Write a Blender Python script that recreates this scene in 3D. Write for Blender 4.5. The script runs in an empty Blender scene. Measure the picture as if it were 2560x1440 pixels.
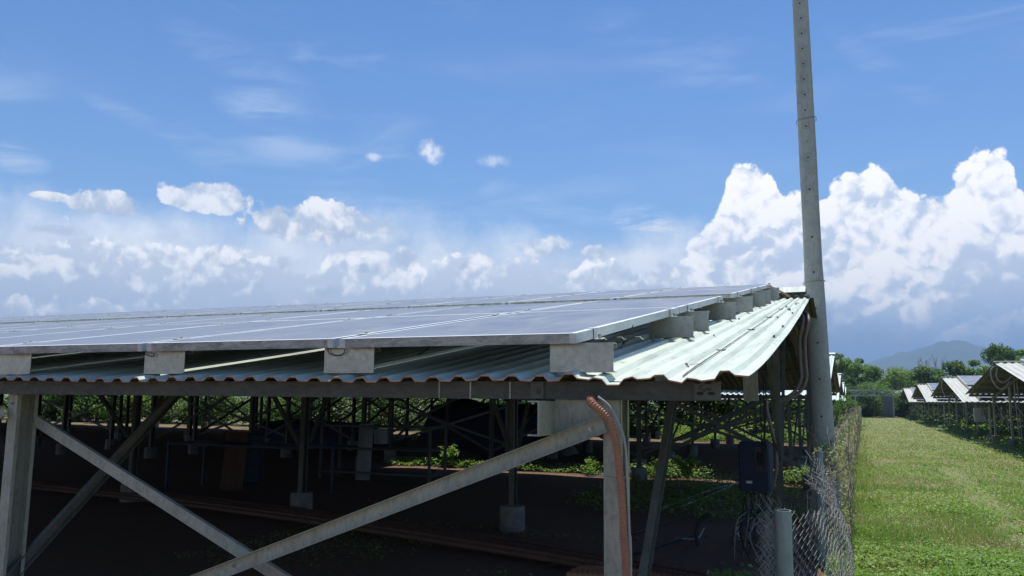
import bpy, bmesh, math, random
import numpy as np
from mathutils import Vector, Matrix
R = math.radians
rnd = random.Random(7)
nrs = np.random.RandomState(11)
scn = bpy.context.scene
col = scn.collection

# ------------------------------------------------------------------ camera
F_PX = 2041.72
def _basis():
    vx = Vector((-4895.0, -230.0, -F_PX)); vy = Vector((865.0, -285.0, -F_PX))
    X = -vx.normalized(); Y = vy.normalized(); Z = X.cross(Y)
    return Matrix((X, Y, Z))          # world = M @ camera space
BAS = _basis()
EYE = Vector((0, 0, 1.5))
cam_d = bpy.data.cameras.new('camera'); cam = bpy.data.objects.new('camera', cam_d); col.objects.link(cam)
cam.matrix_world = Matrix.Translation(EYE) @ BAS.to_4x4()
cam_d.sensor_width = 36; cam_d.lens = 36 * F_PX / 2560
cam_d.clip_start = 0.05; cam_d.clip_end = 30000
scn.camera = cam
def ray(px, py): return BAS @ Vector((px - 1280, 720 - py, -F_PX))
def onY(px, py, y): d = ray(px, py); return EYE + d * (y / d.y)
def onX(px, py, x): d = ray(px, py); return EYE + d * (x / d.x)
def onZ(px, py, z): d = ray(px, py); return EYE + d * ((z - EYE.z) / d.z)

# ------------------------------------------------------------------ sun + sky
SUN_EL, SUN_AZ = 74.0, -5.0
scn.view_settings.view_transform = 'Standard'; scn.view_settings.look = 'None'
scn.view_settings.gamma = 1; scn.view_settings.exposure = 0.28
sd = bpy.data.lights.new('sun', 'SUN'); sd.energy = 4.2; sd.angle = R(0.5); sd.color = (1, 0.955, 0.88)
sun = bpy.data.objects.new('sun', sd); col.objects.link(sun)
sdir = Vector((math.sin(R(SUN_AZ)) * math.cos(R(SUN_EL)), math.cos(R(SUN_AZ)) * math.cos(R(SUN_EL)), math.sin(R(SUN_EL))))
sun.rotation_euler = sdir.to_track_quat('Z', 'Y').to_euler()
sun.location = (0, 0, 60)

world = bpy.data.worlds.new("World"); scn.world = world; world.use_nodes = True
wt = world.node_tree; wt.nodes.clear()
class NG:
    """small helper that writes node trees as expressions"""
    def __init__(s, tree): s.t = tree
    def _in(s, sock, v):
        if isinstance(v, bpy.types.NodeSocket): s.t.links.new(v, sock)
        elif v is not None:
            if hasattr(sock.default_value, '__len__'):
                v = list(v) if hasattr(v, '__len__') else [v] * len(sock.default_value)
                if len(v) == 3 and len(sock.default_value) == 4: v = v + [1]
            sock.default_value = v
    def m(s, op, a, b=None, c=None, clamp=False):
        n = s.t.nodes.new('ShaderNodeMath'); n.operation = op; n.use_clamp = clamp
        s._in(n.inputs[0], a); s._in(n.inputs[1], b); s._in(n.inputs[2], c); return n.outputs[0]
    def v(s, op, a, b=None, sc=None):
        n = s.t.nodes.new('ShaderNodeVectorMath'); n.operation = op
        s._in(n.inputs[0], a); s._in(n.inputs[1], b)
        if sc is not None: s._in(n.inputs['Scale'], sc)
        return n.outputs['Value'] if op in ('LENGTH', 'DOT_PRODUCT', 'DISTANCE') else n.outputs[0]
    def comb(s, x, y, z):
        n = s.t.nodes.new('ShaderNodeCombineXYZ'); s._in(n.inputs[0], x); s._in(n.inputs[1], y); s._in(n.inputs[2], z); return n.outputs[0]
    def sep(s, v):
        n = s.t.nodes.new('ShaderNodeSeparateXYZ'); s._in(n.inputs[0], v); return n.outputs
    def noise(s, vec, scale, detail=4, rough=0.55, dist=0.0, color=False):
        n = s.t.nodes.new('ShaderNodeTexNoise'); s._in(n.inputs['Vector'], vec); s._in(n.inputs['Scale'], scale)
        n.inputs['Detail'].default_value = detail; n.inputs['Roughness'].default_value = rough
        n.inputs['Distortion'].default_value = dist
        return n.outputs['Color'] if color else n.outputs[0]
    def voro(s, vec, scale, rand=1.0, feat='F1'):
        n = s.t.nodes.new('ShaderNodeTexVoronoi'); n.feature = feat
        s._in(n.inputs['Vector'], vec); s._in(n.inputs['Scale'], scale); n.inputs['Randomness'].default_value = rand
        return n.outputs['Distance']
    def mapr(s, x, a, b, c, d, kind='LINEAR'):
        n = s.t.nodes.new('ShaderNodeMapRange'); n.interpolation_type = kind
        s._in(n.inputs[0], x)
        for i, q in enumerate((a, b, c, d)): s._in(n.inputs[1 + i], q)
        return n.outputs[0]
    def mix(s, f, a, b, mode='MIX'):
        n = s.t.nodes.new('ShaderNodeMix'); n.data_type = 'RGBA'; n.blend_type = mode
        s._in(n.inputs[0], f); s._in(n.inputs[6], a); s._in(n.inputs[7], b); return n.outputs[2]
    def curve(s, x, pts, x0, x1, y0, y1):
        n = s.t.nodes.new('ShaderNodeFloatCurve'); c = n.mapping.curves[0]
        f = s.mapr(x, x0, x1, 0.0, 1.0); s._in(n.inputs['Value'], f)
        P = [((a - x0) / (x1 - x0), (b - y0) / (y1 - y0)) for a, b in pts]
        c.points[0].location = P[0]; c.points[1].location = P[-1]
        for p in P[1:-1]: c.points.new(*p)
        for p in c.points: p.handle_type = 'AUTO'
        n.mapping.update()
        return s.mapr(n.outputs[0], 0.0, 1.0, y0, y1)
w = NG(wt)
tc = wt.nodes.new('ShaderNodeTexCoord').outputs['Generated']
dirn = w.v('NORMALIZE', tc)
dx, dy, dz = w.sep(dirn)
az = w.m('MULTIPLY', w.m('ARCTAN2', dx, dy), 180 / math.pi)
el = w.m('MULTIPLY', w.m('ARCSINE', dz), 180 / math.pi)
sky = wt.nodes.new('ShaderNodeTexSky'); sky.sky_type = 'NISHITA'; sky.sun_disc = False
sky.sun_elevation = R(SUN_EL); sky.sun_rotation = R(SUN_AZ); sky.altitude = 0
sky.air_density = 1.0; sky.dust_density = 1.0; sky.ozone_density = 1.5
WS = 0.12
HAZE = 0.00035
def rad(r, g, b): return (r / WS, g / WS, b / WS)
tint = w.mix(w.mapr(el, 6, 30, 0, 1), (0.70, 0.93, 1.12), (0.32, 0.59, 0.92))
base = w.mix(1.0, sky.outputs[0], tint, 'MULTIPLY')
# shared billow pattern, sampled here and a little way towards the sun
warp = w.v('SCALE', w.v('SUBTRACT', w.noise(dirn, 16, 5, 0.62, color=True), (0.5, 0.5, 0.5)), sc=0.05)
def billow(off):
    p = w.v('ADD', w.v('ADD', dirn, warp), off)
    def dome(sc, k):
        d = w.voro(p, sc); return w.m('MULTIPLY', w.m('SUBTRACT', 0.62, w.m('MULTIPLY', d, d)), k)
    s_ = w.m('ADD', w.m('ADD', dome(13, 0.60), dome(33, 0.38)), dome(80, 0.22))
    return w.m('ADD', s_, w.m('MULTIPLY', w.m('SUBTRACT', w.noise(p, 60, 4, 0.6), 0.5), 0.20))
LD = (-0.006, 0.0, 0.013)
b0 = billow((0, 0, 0)); b1 = billow(LD)
relief = w.m('SUBTRACT', b0, b1)                      # > 0 on faces turned to the light
soft = w.noise(w.v('ADD', dirn, warp), 7, 5, 0.6)     # broad light and dark masses
fine = w.noise(w.v('ADD', dirn, warp), 60, 4, 0.6)
rag = w.noise(w.v('ADD', dirn, w.v('SCALE', warp, sc=0.5)), 22, 6, 0.68)
def layer(under, F, soft_edge, depth, shade, white, dcol, rk=2.2, opac=1.0):
    """under = colour behind; F = field (0 at the outline, degrees); depth = degrees below the top"""
    a = w.m('MULTIPLY', w.mapr(F, 0.0, soft_edge, 0.0, 1.0, 'SMOOTHSTEP'), opac)
    lit = w.m('ADD', w.m('MULTIPLY', relief, rk), w.mapr(rag, 0.36, 0.64, 0.15, 0.95))
    lit = w.m('SUBTRACT', lit, w.m('MULTIPLY', w.m('MINIMUM', depth, 2.2), dcol), clamp=True)
    lit = w.mapr(lit, 0.0, 1.0, 0.0, 1.0, 'SMOOTHSTEP')
    return w.mix(a, under, w.mix(lit, shade, white))
S = base
# thin high streaks
st = w.comb(w.m('ADD', w.m('MULTIPLY', az, 0.055), w.m('MULTIPLY', el, 0.11)), w.m('SUBTRACT', w.m('MULTIPLY', el, 0.30), w.m('MULTIPLY', az, 0.035)), 3.3)
ci = w.noise(st, 1.0, 7, 0.55, 0.8)
cov = w.noise(w.v('ADD', dirn, (4.1, 0.3, 0)), 3.0, 2, 0.5)
cirr = w.m('MULTIPLY', w.mapr(ci, 0.48, 0.80, 0.0, 0.75, 'SMOOTHSTEP'), w.mapr(cov, 0.42, 0.62, 0.15, 1.0))
def blob(a0, e0, wa, we, tilt=0.0):
    da = w.m('SUBTRACT', az, a0); de = w.m('SUBTRACT', w.m('SUBTRACT', el, e0), w.m('MULTIPLY', da, tilt))
    da = w.m('DIVIDE', da, wa); de = w.m('DIVIDE', de, we)
    return w.m('SUBTRACT', 1.0, w.m('ADD', w.m('MULTIPLY', da, da), w.m('MULTIPLY', de, de)))
wis = None
for a0, e0, wa, we, t, g in [(-40.5, 19.2, 3.6, 1.6, -.1, .55), (-44.2, 16.0, 2.8, 1.3, -.35, .6), (-49, 17.6, 3.5, .7, -.3, .35), (-55.2, 14.0, 2.4, 1.0, -.1, 1.1),
                         (2.5, 21.0, 4.0, 1.3, -.8, .28), (-23, 14.2, 6.0, 1.1, -.22, .35), (-12.6, 11.7, 3.4, 1.7, -.35, 2.2), (-17, 12.6, 6.5, .7, -.18, .6), (-42, 21.8, 6, 1.6, -.3, .3), (-28, 13.2, 10, 1.2, -.1, .3)]:
    bb = w.m('MULTIPLY', w.m('MAXIMUM', blob(a0, e0, wa, we, t), 0.0), g)
    wis = bb if wis is None else w.m('ADD', wis, bb)
cirr = w.m('ADD', w.m('MULTIPLY', cirr, 0.65), w.m('MULTIPLY', wis, w.m('MULTIPLY', w.mapr(w.noise(st, 2.0, 8, 0.68, 1.2), 0.36, 0.70, 0.0, 0.62, 'SMOOTHSTEP'), w.mapr(rag, 0.3, 0.7, 0.5, 1.2))), clamp=True)
cirr = w.m('MULTIPLY', cirr, w.mapr(el, 26, 60, 1.0, 0.25))
S = w.mix(cirr, S, rad(0.72, 0.80, 0.92))
# pale veil low on the left
vt = w.curve(az, [(-75, 11), (-55.5, 11.2), (-46.6, 11.6), (-41.6, 11.4), (-37.7, 12.0), (-33.7, 12.9), (-30.8, 12.0), (-26.6, 11.7), (-22.3, 11.5), (-18, 11.4), (-14.9, 11.4), (-12.7, 11.6), (-10.5, 11.6), (-8.3, 10.6), (10, 8), (30, 9)], -75, 30, 0, 20)
vf = w.m('ADD', w.m('SUBTRACT', vt, el), w.m('MULTIPLY', w.m('SUBTRACT', soft, 0.5), 6.0))
veil = w.mapr(vf, -1.4, 2.2, 0.0, 0.96, 'SMOOTHSTEP')
veil = w.m('MULTIPLY', veil, w.mapr(az, -13, -4, 1.0, 0.25))
S = w.mix(veil, S, w.mix(w.mapr(soft, 0.4, 0.62, 0, 1), rad(0.62, 0.72, 0.86), rad(0.92, 0.96, 1.02)))
SH = rad(0.50, 0.585, 0.72); WH = rad(0.99, 0.99, 1.0)
bump = w.m('ADD', w.m('MULTIPLY', w.m('SUBTRACT', b0, 0.46), 3.4), 0.0)
# the tall cumulus on the right
BIG = [(-30, -4), (-17, 3), (-14.2, 7.0), (-12.74, 8.25), (-11.35, 9.6), (-10.92, 10.63), (-9.93, 12.1), (-8.83, 12.6), (-8.4, 13.1), (-7.9, 14.4), (-7.3, 15.6), (-6.4, 16.0), (-5.3, 15.95), (-4.5, 15.3), (-4.1, 14.3), (-2.6, 14.0), (-1.6, 13.5),
       (-0.9, 14.2), (0.55, 15.0), (1.3, 15.6), (2.5, 14.8), (3.6, 13.5), (4.94, 13.2), (6.0, 14.2), (7.2, 14.8), (8.6, 15.0), (9.3, 14.4), (9.8, 12.9), (11.5, 12.0), (15, 14.5), (20, 12.5), (27, 9.5), (35, 5)]
bt = w.curve(az, BIG, -30, 35, -6, 20)
# a rear, softer mass behind the notch
dep = w.m('SUBTRACT', bt, el)
F = w.m('ADD', w.m('ADD', w.m('ADD', dep, 0.0), w.m('MULTIPLY', bump, 0.85)), w.m('MULTIPLY', w.m('SUBTRACT', rag, 0.5), 2.6))
a_ = w.mapr(F, 0.0, 0.45, 0.0, 1.0, 'SMOOTHSTEP')
lit = w.m('ADD', w.m('ADD', w.m('MULTIPLY', relief, 3.0), w.mapr(soft, 0.36, 0.62, 0.50, 1.0)), w.m('MULTIPLY', w.m('SUBTRACT', rag, 0.45), 1.0))
lit = w.m('SUBTRACT', lit, w.mapr(el, 12.5, 5.5, 0.0, 0.62), clamp=True)
bcol = w.mix(w.mapr(lit, 0, 1, 0, 1, 'SMOOTHSTEP'), rad(0.60, 0.69, 0.84), rad(1.14, 1.12, 1.10))
# the base dissolves into blue-grey rain haze
low = w.mapr(w.m('ADD', el, w.m('MULTIPLY', w.m('SUBTRACT', soft, 0.5), 7.0)), 2.6, 7.6, 1.0, 0.0, 'SMOOTHSTEP')
bcol = w.mix(low, bcol, w.mix(w.mapr(el, 2.0, 8.0, 0, 1), rad(0.17, 0.31, 0.54), rad(0.27, 0.43, 0.68)))
S = w.mix(w.m('MULTIPLY', a_, w.mapr(az, -16, -10.5, 0, 1, 'SMOOTHSTEP')), S, bcol)
# single cumulus heaps: dome over a flat base
def heap(S, a0, e0, wa, we, eb, k=1.0, white=WH, soft_e=0.9, op=1.0):
    F = w.m('ADD', w.m('MULTIPLY', blob(a0, e0, wa, we), 2.4), 0.35)
    F = w.m('ADD', F, w.m('MULTIPLY', bump, 1.3 * k))
    F = w.m('ADD', F, w.m('MULTIPLY', w.m('SUBTRACT', rag, 0.5), 7.0 * k))
    F = w.m('SUBTRACT', F, w.m('MULTIPLY', w.m('MAXIMUM', w.m('SUBTRACT', eb, el), 0.0), 1.6))
    d = w.m('MAXIMUM', w.m('SUBTRACT', e0 + we * 0.6, el), 0.0)
    return layer(S, F, soft_e, d, SH, white, 0.20 / we, opac=op)
S = heap(S, -49.8, 11.9, 2.2, 0.9, 11.3, 1.0)
S = heap(S, -52.9, 12.0, 1.2, 0.3, 11.6, 0.9)
S = heap(S, -43.6, 13.0, 2.9, 1.1, 12.3, 1.1, op=0.92)
S = heap(S, -28.8, 17.2, 1.3, 1.0, 16.1, 1.1, soft_e=3.2, op=0.8)
S = heap(S, -32.8, 16.5, 0.6, 0.3, 15.9, 1.2, soft_e=4.0, op=0.5)
S = heap(S, -24.0, 16.7, 1.6, 0.6, 15.7, 1.3, soft_e=4.2, op=0.6)
S = heap(S, -34.6, 11.6, 4.6, 1.2, 10.6, 0.8, soft_e=1.8, op=0.6)
S = heap(S, -37.2, 11.9, 4.0, 2.1, 10.5, 1.0, soft_e=0.7)
# rows of cumulus heads low on the left, farthest first
ROWF = w.mapr(w.m('ADD', az, w.m('MULTIPLY', el, -0.5)), -17.0, -9.5, 1.0, 0.0, 'SMOOTHSTEP')
def row(S, base_top, amp, freq, seed, white, shade, dc, op=1.0, edge=0.5, right=-8.0):
    hn = w.noise(w.comb(w.m('MULTIPLY', az, freq), seed, w.m('MULTIPLY', el, freq * 0.5)), 1.0, 6, 0.62)
    top = w.m('ADD', base_top, w.m('MULTIPLY', w.m('SUBTRACT', hn, 0.5), amp))
    top = w.m('SUBTRACT', top, w.mapr(az, right - 3, right + 6, 0.0, 6.0))
    dep = w.m('SUBTRACT', top, el)
    F = w.m('ADD', w.m('ADD', dep, w.m('MULTIPLY', bump, 0.8)), w.m('MULTIPLY', w.m('SUBTRACT', rag, 0.5), 3.0))
    return layer(S, F, edge, w.m('MAXIMUM', dep, 0.0), shade, white, dc, 2.6, w.m('MULTIPLY', ROWF, op))
S = row(S, 9.9, 4.0, 0.21, 1.3, rad(1.0, 1.01, 1.03), rad(0.62, 0.71, 0.84), 0.20, 0.7, 1.6)
S = row(S, 9.7, 6.5, 0.17, 5.1, rad(1.22, 1.20, 1.17), rad(0.64, 0.72, 0.83), 0.42, 0.95, 0.5)
S = row(S, 8.2, 6.5, 0.23, 9.7, rad(1.08, 1.08, 1.08), rad(0.58, 0.67, 0.80), 0.42, 0.92, 0.6)
S = row(S, 6.0, 6.0, 0.27, 14.2, rad(1.26, 1.22, 1.18), rad(0.66, 0.73, 0.83), 0.42, 0.92, 0.6)
for a0, e0, wa, we, eb in [(-42.2, 9.2, 1.5, .8, 8.6), (-38.4, 9.0, 1.6, .7, 8.3), (-33.5, 9.3, 2.3, .8, 8.6), (-30.4, 9.7, .9, .8, 9.1), (-25.4, 9.2, 1.5, .9, 8.4), (-20.6, 10.7, 2.0, .8, 10.0), (-17.0, 10.2, 1.0, .5, 9.8),
                            (-52.5, 10.0, 2.4, .5, 9.6), (-46.5, 8.6, 2.2, .6, 8.0), (-53, 7.9, 2.4, .6, 7.3), (-36.5, 7.2, 2.0, .6, 6.6)]:
    S = heap(S, a0, e0, wa, we, eb, 0.9, white=rad(1.12, 1.10, 1.08), soft_e=1.5, op=0.75)
bg = wt.nodes.new('ShaderNodeBackground'); bg.inputs['Strength'].default_value = WS
wt.links.new(S, bg.inputs['Color'])
wo = wt.nodes.new('ShaderNodeOutputWorld'); wt.links.new(bg.outputs[0], wo.inputs['Surface'])
world.cycles.sampling_method = 'MANUAL'; world.cycles.sample_map_resolution = 512

# ------------------------------------------------------------------ materials
def mat(name, rough=0.6, metal=0.0, spec=0.5):
    m = bpy.data.materials.new(name); m.use_nodes = True
    b = m.node_tree.nodes['Principled BSDF']
    b.inputs['Roughness'].default_value = rough; b.inputs['Metallic'].default_value = metal
    b.inputs['Specular IOR Level'].default_value = spec
    return m, NG(m.node_tree), b
def objco(g): return g.t.nodes.new('ShaderNodeTexCoord').outputs['Object']
def geo(g, k): return g.t.nodes.new('ShaderNodeNewGeometry').outputs[k]
def setc(g, b, c): g._in(b.inputs['Base Color'], c)
def bumpn(g, b, h, strength=0.3, dist=0.01):
    n = g.t.nodes.new('ShaderNodeBump'); n.inputs['Strength'].default_value = strength; n.inputs['Distance'].default_value = dist
    g._in(n.inputs['Height'], h); g.t.links.new(n.outputs[0], b.inputs['Normal'])
def stained(name, c1, c2, scale=4, stretch=(1, 1, 1), rough=0.6, metal=0.0, lo=0.4, hi=0.7, fine=0.15, bmp=0.15, spec=0.4, rusty=False):
    """a colour with worn patches of a second one; every painted or weathered surface uses it"""
    m, g, b = mat(name, rough, metal, spec)
    p = g.v('MULTIPLY', geo(g, 'Position'), stretch)
    n1 = g.noise(p, scale, 6, 0.65, 0.4); n2 = g.noise(p, scale * 9, 5, 0.7)
    c = g.mix(g.mapr(n1, lo, hi, 0, 1), c1, c2)
    c = g.mix(g.mapr(n2, 0.45, 0.75, 0, fine), c, tuple(x * 0.35 for x in c2))
    if rusty:
        n3 = g.noise(g.v('MULTIPLY', geo(g, 'Position'), (7, 7, 2.2)), 1.6, 7, 0.72, 0.8)
        c = g.mix(g.mapr(n3, 0.60, 0.72, 0, 0.75), c, (0.13, 0.07, 0.04))
    setc(g, b, c)
    g._in(b.inputs['Roughness'], g.mapr(n2, 0.3, 0.7, rough - 0.1, min(1, rough + 0.15)))
    if bmp: bumpn(g, b, n2, bmp, 0.004)
    return m
MT = {}
# corrugated sheet: chalky pale green paint, dirt streaks running down the slope, rust at the cut end
def sheet_mat(name, c1, c2, rust=True, streak=1.0):
    m, g, b = mat(name, 0.6, 0.0, 0.25)
    p = geo(g, 'Position'); x, y, z = g.sep(p)
    s1 = g.noise(g.v('MULTIPLY', p, (14, 0.55, 1)), 1.0, 6, 0.6, 0.6)
    s2 = g.noise(g.v('MULTIPLY', p, (3, 2, 3)), 1.5, 6, 0.65)
    s3 = g.noise(g.v('MULTIPLY', p, (60, 4, 10)), 1.0, 4, 0.7)
    c = g.mix(g.mapr(s2, 0.35, 0.7, 0, 1), c1, c2)
    c = g.mix(g.mapr(s1, 0.5, 0.72, 0, 0.5 * streak), c, (0.17, 0.19, 0.165))
    c = g.mix(g.mapr(s3, 0.56, 0.75, 0, 0.4 * streak), c, (0.15, 0.155, 0.13))
    if rust:
        e = g.mapr(g.m('ADD', y, g.m('MULTIPLY', g.noise(p, 22, 4, 0.7), 0.10)), 2.735, 2.80, 1, 0)
        c = g.mix(g.m('MULTIPLY', e, g.mapr(g.noise(g.v('MULTIPLY', p, (9, 9, 9)), 1.0, 4, 0.7), 0.40, 0.60, 0.0, 0.95)), c, (0.30, 0.12, 0.06))
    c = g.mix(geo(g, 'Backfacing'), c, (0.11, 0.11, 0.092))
    setc(g, b, c); bumpn(g, b, s3, 0.2, 0.003)
    return m
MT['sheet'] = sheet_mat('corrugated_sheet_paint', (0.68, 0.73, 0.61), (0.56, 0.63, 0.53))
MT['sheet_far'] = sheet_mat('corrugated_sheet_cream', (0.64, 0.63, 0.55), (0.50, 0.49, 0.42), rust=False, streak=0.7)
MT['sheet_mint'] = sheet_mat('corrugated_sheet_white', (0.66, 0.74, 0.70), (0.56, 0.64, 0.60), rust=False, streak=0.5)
MT['rust'] = stained('rusty_cut_edge', (0.62, 0.30, 0.17), (0.40, 0.17, 0.09), 30, rough=0.85)
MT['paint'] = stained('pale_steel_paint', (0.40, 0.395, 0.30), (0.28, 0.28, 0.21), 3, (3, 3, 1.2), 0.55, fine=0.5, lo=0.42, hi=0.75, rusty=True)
MT['paint_grey_shade'] = stained('grey_steel_paint_shaded', (0.15, 0.15, 0.12), (0.10, 0.10, 0.08), 3, (3, 3, 1.2), 0.6, fine=0.5)  # steel paint darkened so its colour carries the under-roof shade; also draws lap seams
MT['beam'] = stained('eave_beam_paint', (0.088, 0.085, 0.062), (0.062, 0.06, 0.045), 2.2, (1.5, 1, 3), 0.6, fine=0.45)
MT['beam_plate'] = stained('beam_end_plate', (0.12, 0.115, 0.082), (0.09, 0.085, 0.062), 3, rough=0.6, fine=0.3)
MT['alu_glint'] = stained('aluminium_edge_glint', (0.86, 0.87, 0.85), (0.70, 0.71, 0.69), 5, rough=0.45, fine=0.1, bmp=0)  # pale aluminium frame tops, their specular glint put into the colour
MT['galv'] = stained('galvanised_steel', (0.46, 0.455, 0.38), (0.34, 0.335, 0.28), 5, (1, 1, 1), 0.36, 0.65, fine=0.25)
MT['pipe'] = stained('painted_pipe', (0.30, 0.36, 0.36), (0.22, 0.27, 0.27), 6, (1, 1, 0.3), 0.45, 0.2, fine=0.3)
MT['alu'] = stained('weathered_aluminium', (0.66, 0.68, 0.64), (0.48, 0.50, 0.47), 5, (1, 1, 2.5), 0.5, 0.0, fine=0.2, lo=0.4, hi=0.75)
MT['alu_dirty'] = stained('algae_stained_frame', (0.52, 0.52, 0.47), (0.24, 0.24, 0.21), 6, (2.6, 1, 7), 0.75, 0.0, fine=0.6, lo=0.40, hi=0.66)
MT['concrete'] = stained('concrete', (0.46, 0.455, 0.40), (0.36, 0.355, 0.31), 3, (1, 1, 0.5), 0.85, fine=0.35, bmp=0.5)
MT['footing'] = stained('footing_concrete', (0.27, 0.25, 0.22), (0.17, 0.155, 0.13), 6, rough=0.9, fine=0.3, bmp=0.5)
MT['dark'] = stained('blackened', (0.015, 0.015, 0.015), (0.01, 0.01, 0.01), 5, rough=0.7, bmp=0)
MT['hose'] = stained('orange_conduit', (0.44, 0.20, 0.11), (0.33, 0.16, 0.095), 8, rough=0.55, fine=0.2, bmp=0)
MT['hose_dark'] = stained('dark_orange_conduit', (0.17, 0.085, 0.055), (0.12, 0.07, 0.05), 8, rough=0.7, fine=0.3, bmp=0)  # darker, browner version of the orange conduit
MT['hose_old'] = stained('faded_conduit', (0.27, 0.20, 0.17), (0.20, 0.15, 0.13), 8, rough=0.6, fine=0.2, bmp=0)
MT['cable'] = stained('black_cable', (0.02, 0.022, 0.025), (0.03, 0.03, 0.03), 8, rough=0.5, bmp=0)
MT['cable_pale'] = stained('pale_cable', (0.40, 0.38, 0.34), (0.30, 0.28, 0.25), 8, rough=0.6, bmp=0)
MT['wire'] = stained('fence_wire', (0.30, 0.305, 0.30), (0.19, 0.18, 0.17), 25, rough=0.6, metal=0.0, fine=0.4, bmp=0)
MT['vine'] = stained('dry_vine', (0.36, 0.31, 0.25), (0.22, 0.18, 0.14), 12, rough=0.9, bmp=0)
MT['bark'] = stained('bark', (0.16, 0.13, 0.10), (0.09, 0.075, 0.06), 5, (1, 1, 0.3), rough=0.95, bmp=0.5)
MT['bleached'] = stained('bleached_wood', (0.55, 0.49, 0.47), (0.42, 0.38, 0.37), 2, rough=0.95, bmp=0)
MT['inv'] = stained('dark_blue_enamel', (0.008, 0.022, 0.05), (0.012, 0.03, 0.06), 6, rough=0.5, bmp=0)
MT['inv_panel'] = stained('dark_display', (0.012, 0.018, 0.03), (0.01, 0.015, 0.02), 6, rough=0.25, bmp=0)
MT['white'] = stained('white_enamel', (0.62, 0.64, 0.62), (0.5, 0.52, 0.5), 6, rough=0.45, bmp=0)
MT['board'] = stained('pale_board', (0.42, 0.43, 0.41), (0.32, 0.33, 0.31), 4, rough=0.8, bmp=0)
MT['wood'] = stained('old_plywood', (0.13, 0.07, 0.045), (0.08, 0.045, 0.03), 3, (6, 6, 1), rough=0.85)
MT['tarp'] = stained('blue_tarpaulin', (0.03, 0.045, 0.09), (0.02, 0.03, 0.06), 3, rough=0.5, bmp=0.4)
MT['blue_drum'] = stained('blue_plastic', (0.015, 0.035, 0.055), (0.01, 0.025, 0.04), 5, rough=0.5, bmp=0)
MT['soil'] = stained('heaped_soil', (0.13, 0.085, 0.06), (0.08, 0.055, 0.04), 5, rough=1.0, bmp=0.8)
MT['gate_steel'] = stained('gate_steel', (0.45, 0.47, 0.47), (0.35, 0.37, 0.37), 2, rough=0.5, bmp=0)
MT['gate_sheet'] = stained('gate_sheet', (0.20, 0.22, 0.23), (0.14, 0.16, 0.17), 2, (6, 6, 0.4), rough=0.6, bmp=0)
# solar cells: dusty dark blue glass with cell gaps and busbars, laid out in the panel's own frame
def cell_mat():
    m, g, b = mat('solar_cells', 0.30, 0.0, 0.6)
    x, y, z = g.sep(objco(g)); p = geo(g, 'Position')
    def lines(c, step, wd):
        f = g.m('FRACT', g.m('DIVIDE', g.m('ADD', c, 50.0), step))
        f = g.m('ABSOLUTE', g.m('SUBTRACT', f, 0.5)); return g.m('GREATER_THAN', f, 0.5 - wd)
    gx = lines(x, 0.158, 0.010); gy = lines(y, 0.158, 0.010); bus = lines(x, 0.0527, 0.013)
    dust = g.noise(g.v('MULTIPLY', p, (3, 1.2, 1)), 1.6, 6, 0.65, 0.5); dust2 = g.noise(g.v('MULTIPLY', p, (30, 3, 1)), 1.0, 4, 0.6)
    c = g.mix(g.noise(p, 2.5, 3), (0.035, 0.055, 0.11), (0.055, 0.075, 0.13))
    c = g.mix(g.m('MULTIPLY', bus, 0.5), c, (0.34, 0.35, 0.40))
    c = g.mix(g.m('MULTIPLY', g.m('MAXIMUM', gx, gy), 0.8), c, (0.45, 0.46, 0.50))
    c = g.mix(g.mapr(g.m('ADD', dust, g.m('MULTIPLY', dust2, 0.3)), 0.45, 0.85, 0.34, 0.66), c, (0.33, 0.335, 0.33))
    setc(g, b, c); g._in(b.inputs['Roughness'], g.mapr(dust, 0.3, 0.7, 0.28, 0.5))
    return m
MT['cells'] = cell_mat()
def leaf_mat(name, cols, trans=0.35, rough=0.55):
    m, g, b = mat(name, rough, 0, 0.3)
    n = g.t.nodes.new('ShaderNodeValToRGB'); r = n.color_ramp
    while len(r.elements) < len(cols): r.elements.new(0.5)
    for i, c in enumerate(cols): r.elements[i].position = i / (len(cols) - 1); r.elements[i].color = (*c, 1)
    patch = g.noise(geo(g, 'Position'), 0.55, 3, 0.6)
    g._in(n.inputs[0], g.m('ADD', g.m('MULTIPLY', geo(g, 'Random Per Island'), 0.62), g.mapr(patch, 0.35, 0.65, -0.12, 0.45), clamp=True))
    c = n.outputs[0]; setc(g, b, c)
    t = m.node_tree.nodes.new('ShaderNodeBsdfTranslucent'); g._in(t.inputs[0], g.v('MULTIPLY', c, (1.25, 1.35, 0.7)))
    mx = m.node_tree.nodes.new('ShaderNodeMixShader'); mx.inputs[0].default_value = trans
    m.node_tree.links.new(b.outputs[0], mx.inputs[1]); m.node_tree.links.new(t.outputs[0], mx.inputs[2])
    m.node_tree.links.new(mx.outputs[0], m.node_tree.nodes['Material Output'].inputs[0])
    return m
MT['leaf'] = leaf_mat('tree_leaves', [(0.09, 0.18, 0.045), (0.13, 0.25, 0.06), (0.20, 0.31, 0.08), (0.12, 0.22, 0.06)])
MT['leaf_dark'] = leaf_mat('dark_tree_leaves', [(0.055, 0.11, 0.035), (0.09, 0.16, 0.05), (0.15, 0.22, 0.07)])
MT['leaf_pale'] = leaf_mat('pale_tree_leaves', [(0.12, 0.20, 0.05), (0.18, 0.27, 0.08), (0.14, 0.22, 0.07)])
MT['weed'] = leaf_mat('weed_leaves', [(0.13, 0.23, 0.045), (0.19, 0.33, 0.06), (0.27, 0.38, 0.10), (0.34, 0.36, 0.16)], 0.3)
MT['straw'] = leaf_mat('dead_leaves', [(0.30, 0.22, 0.13), (0.42, 0.34, 0.22), (0.24, 0.16, 0.10)], 0.15)
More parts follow.
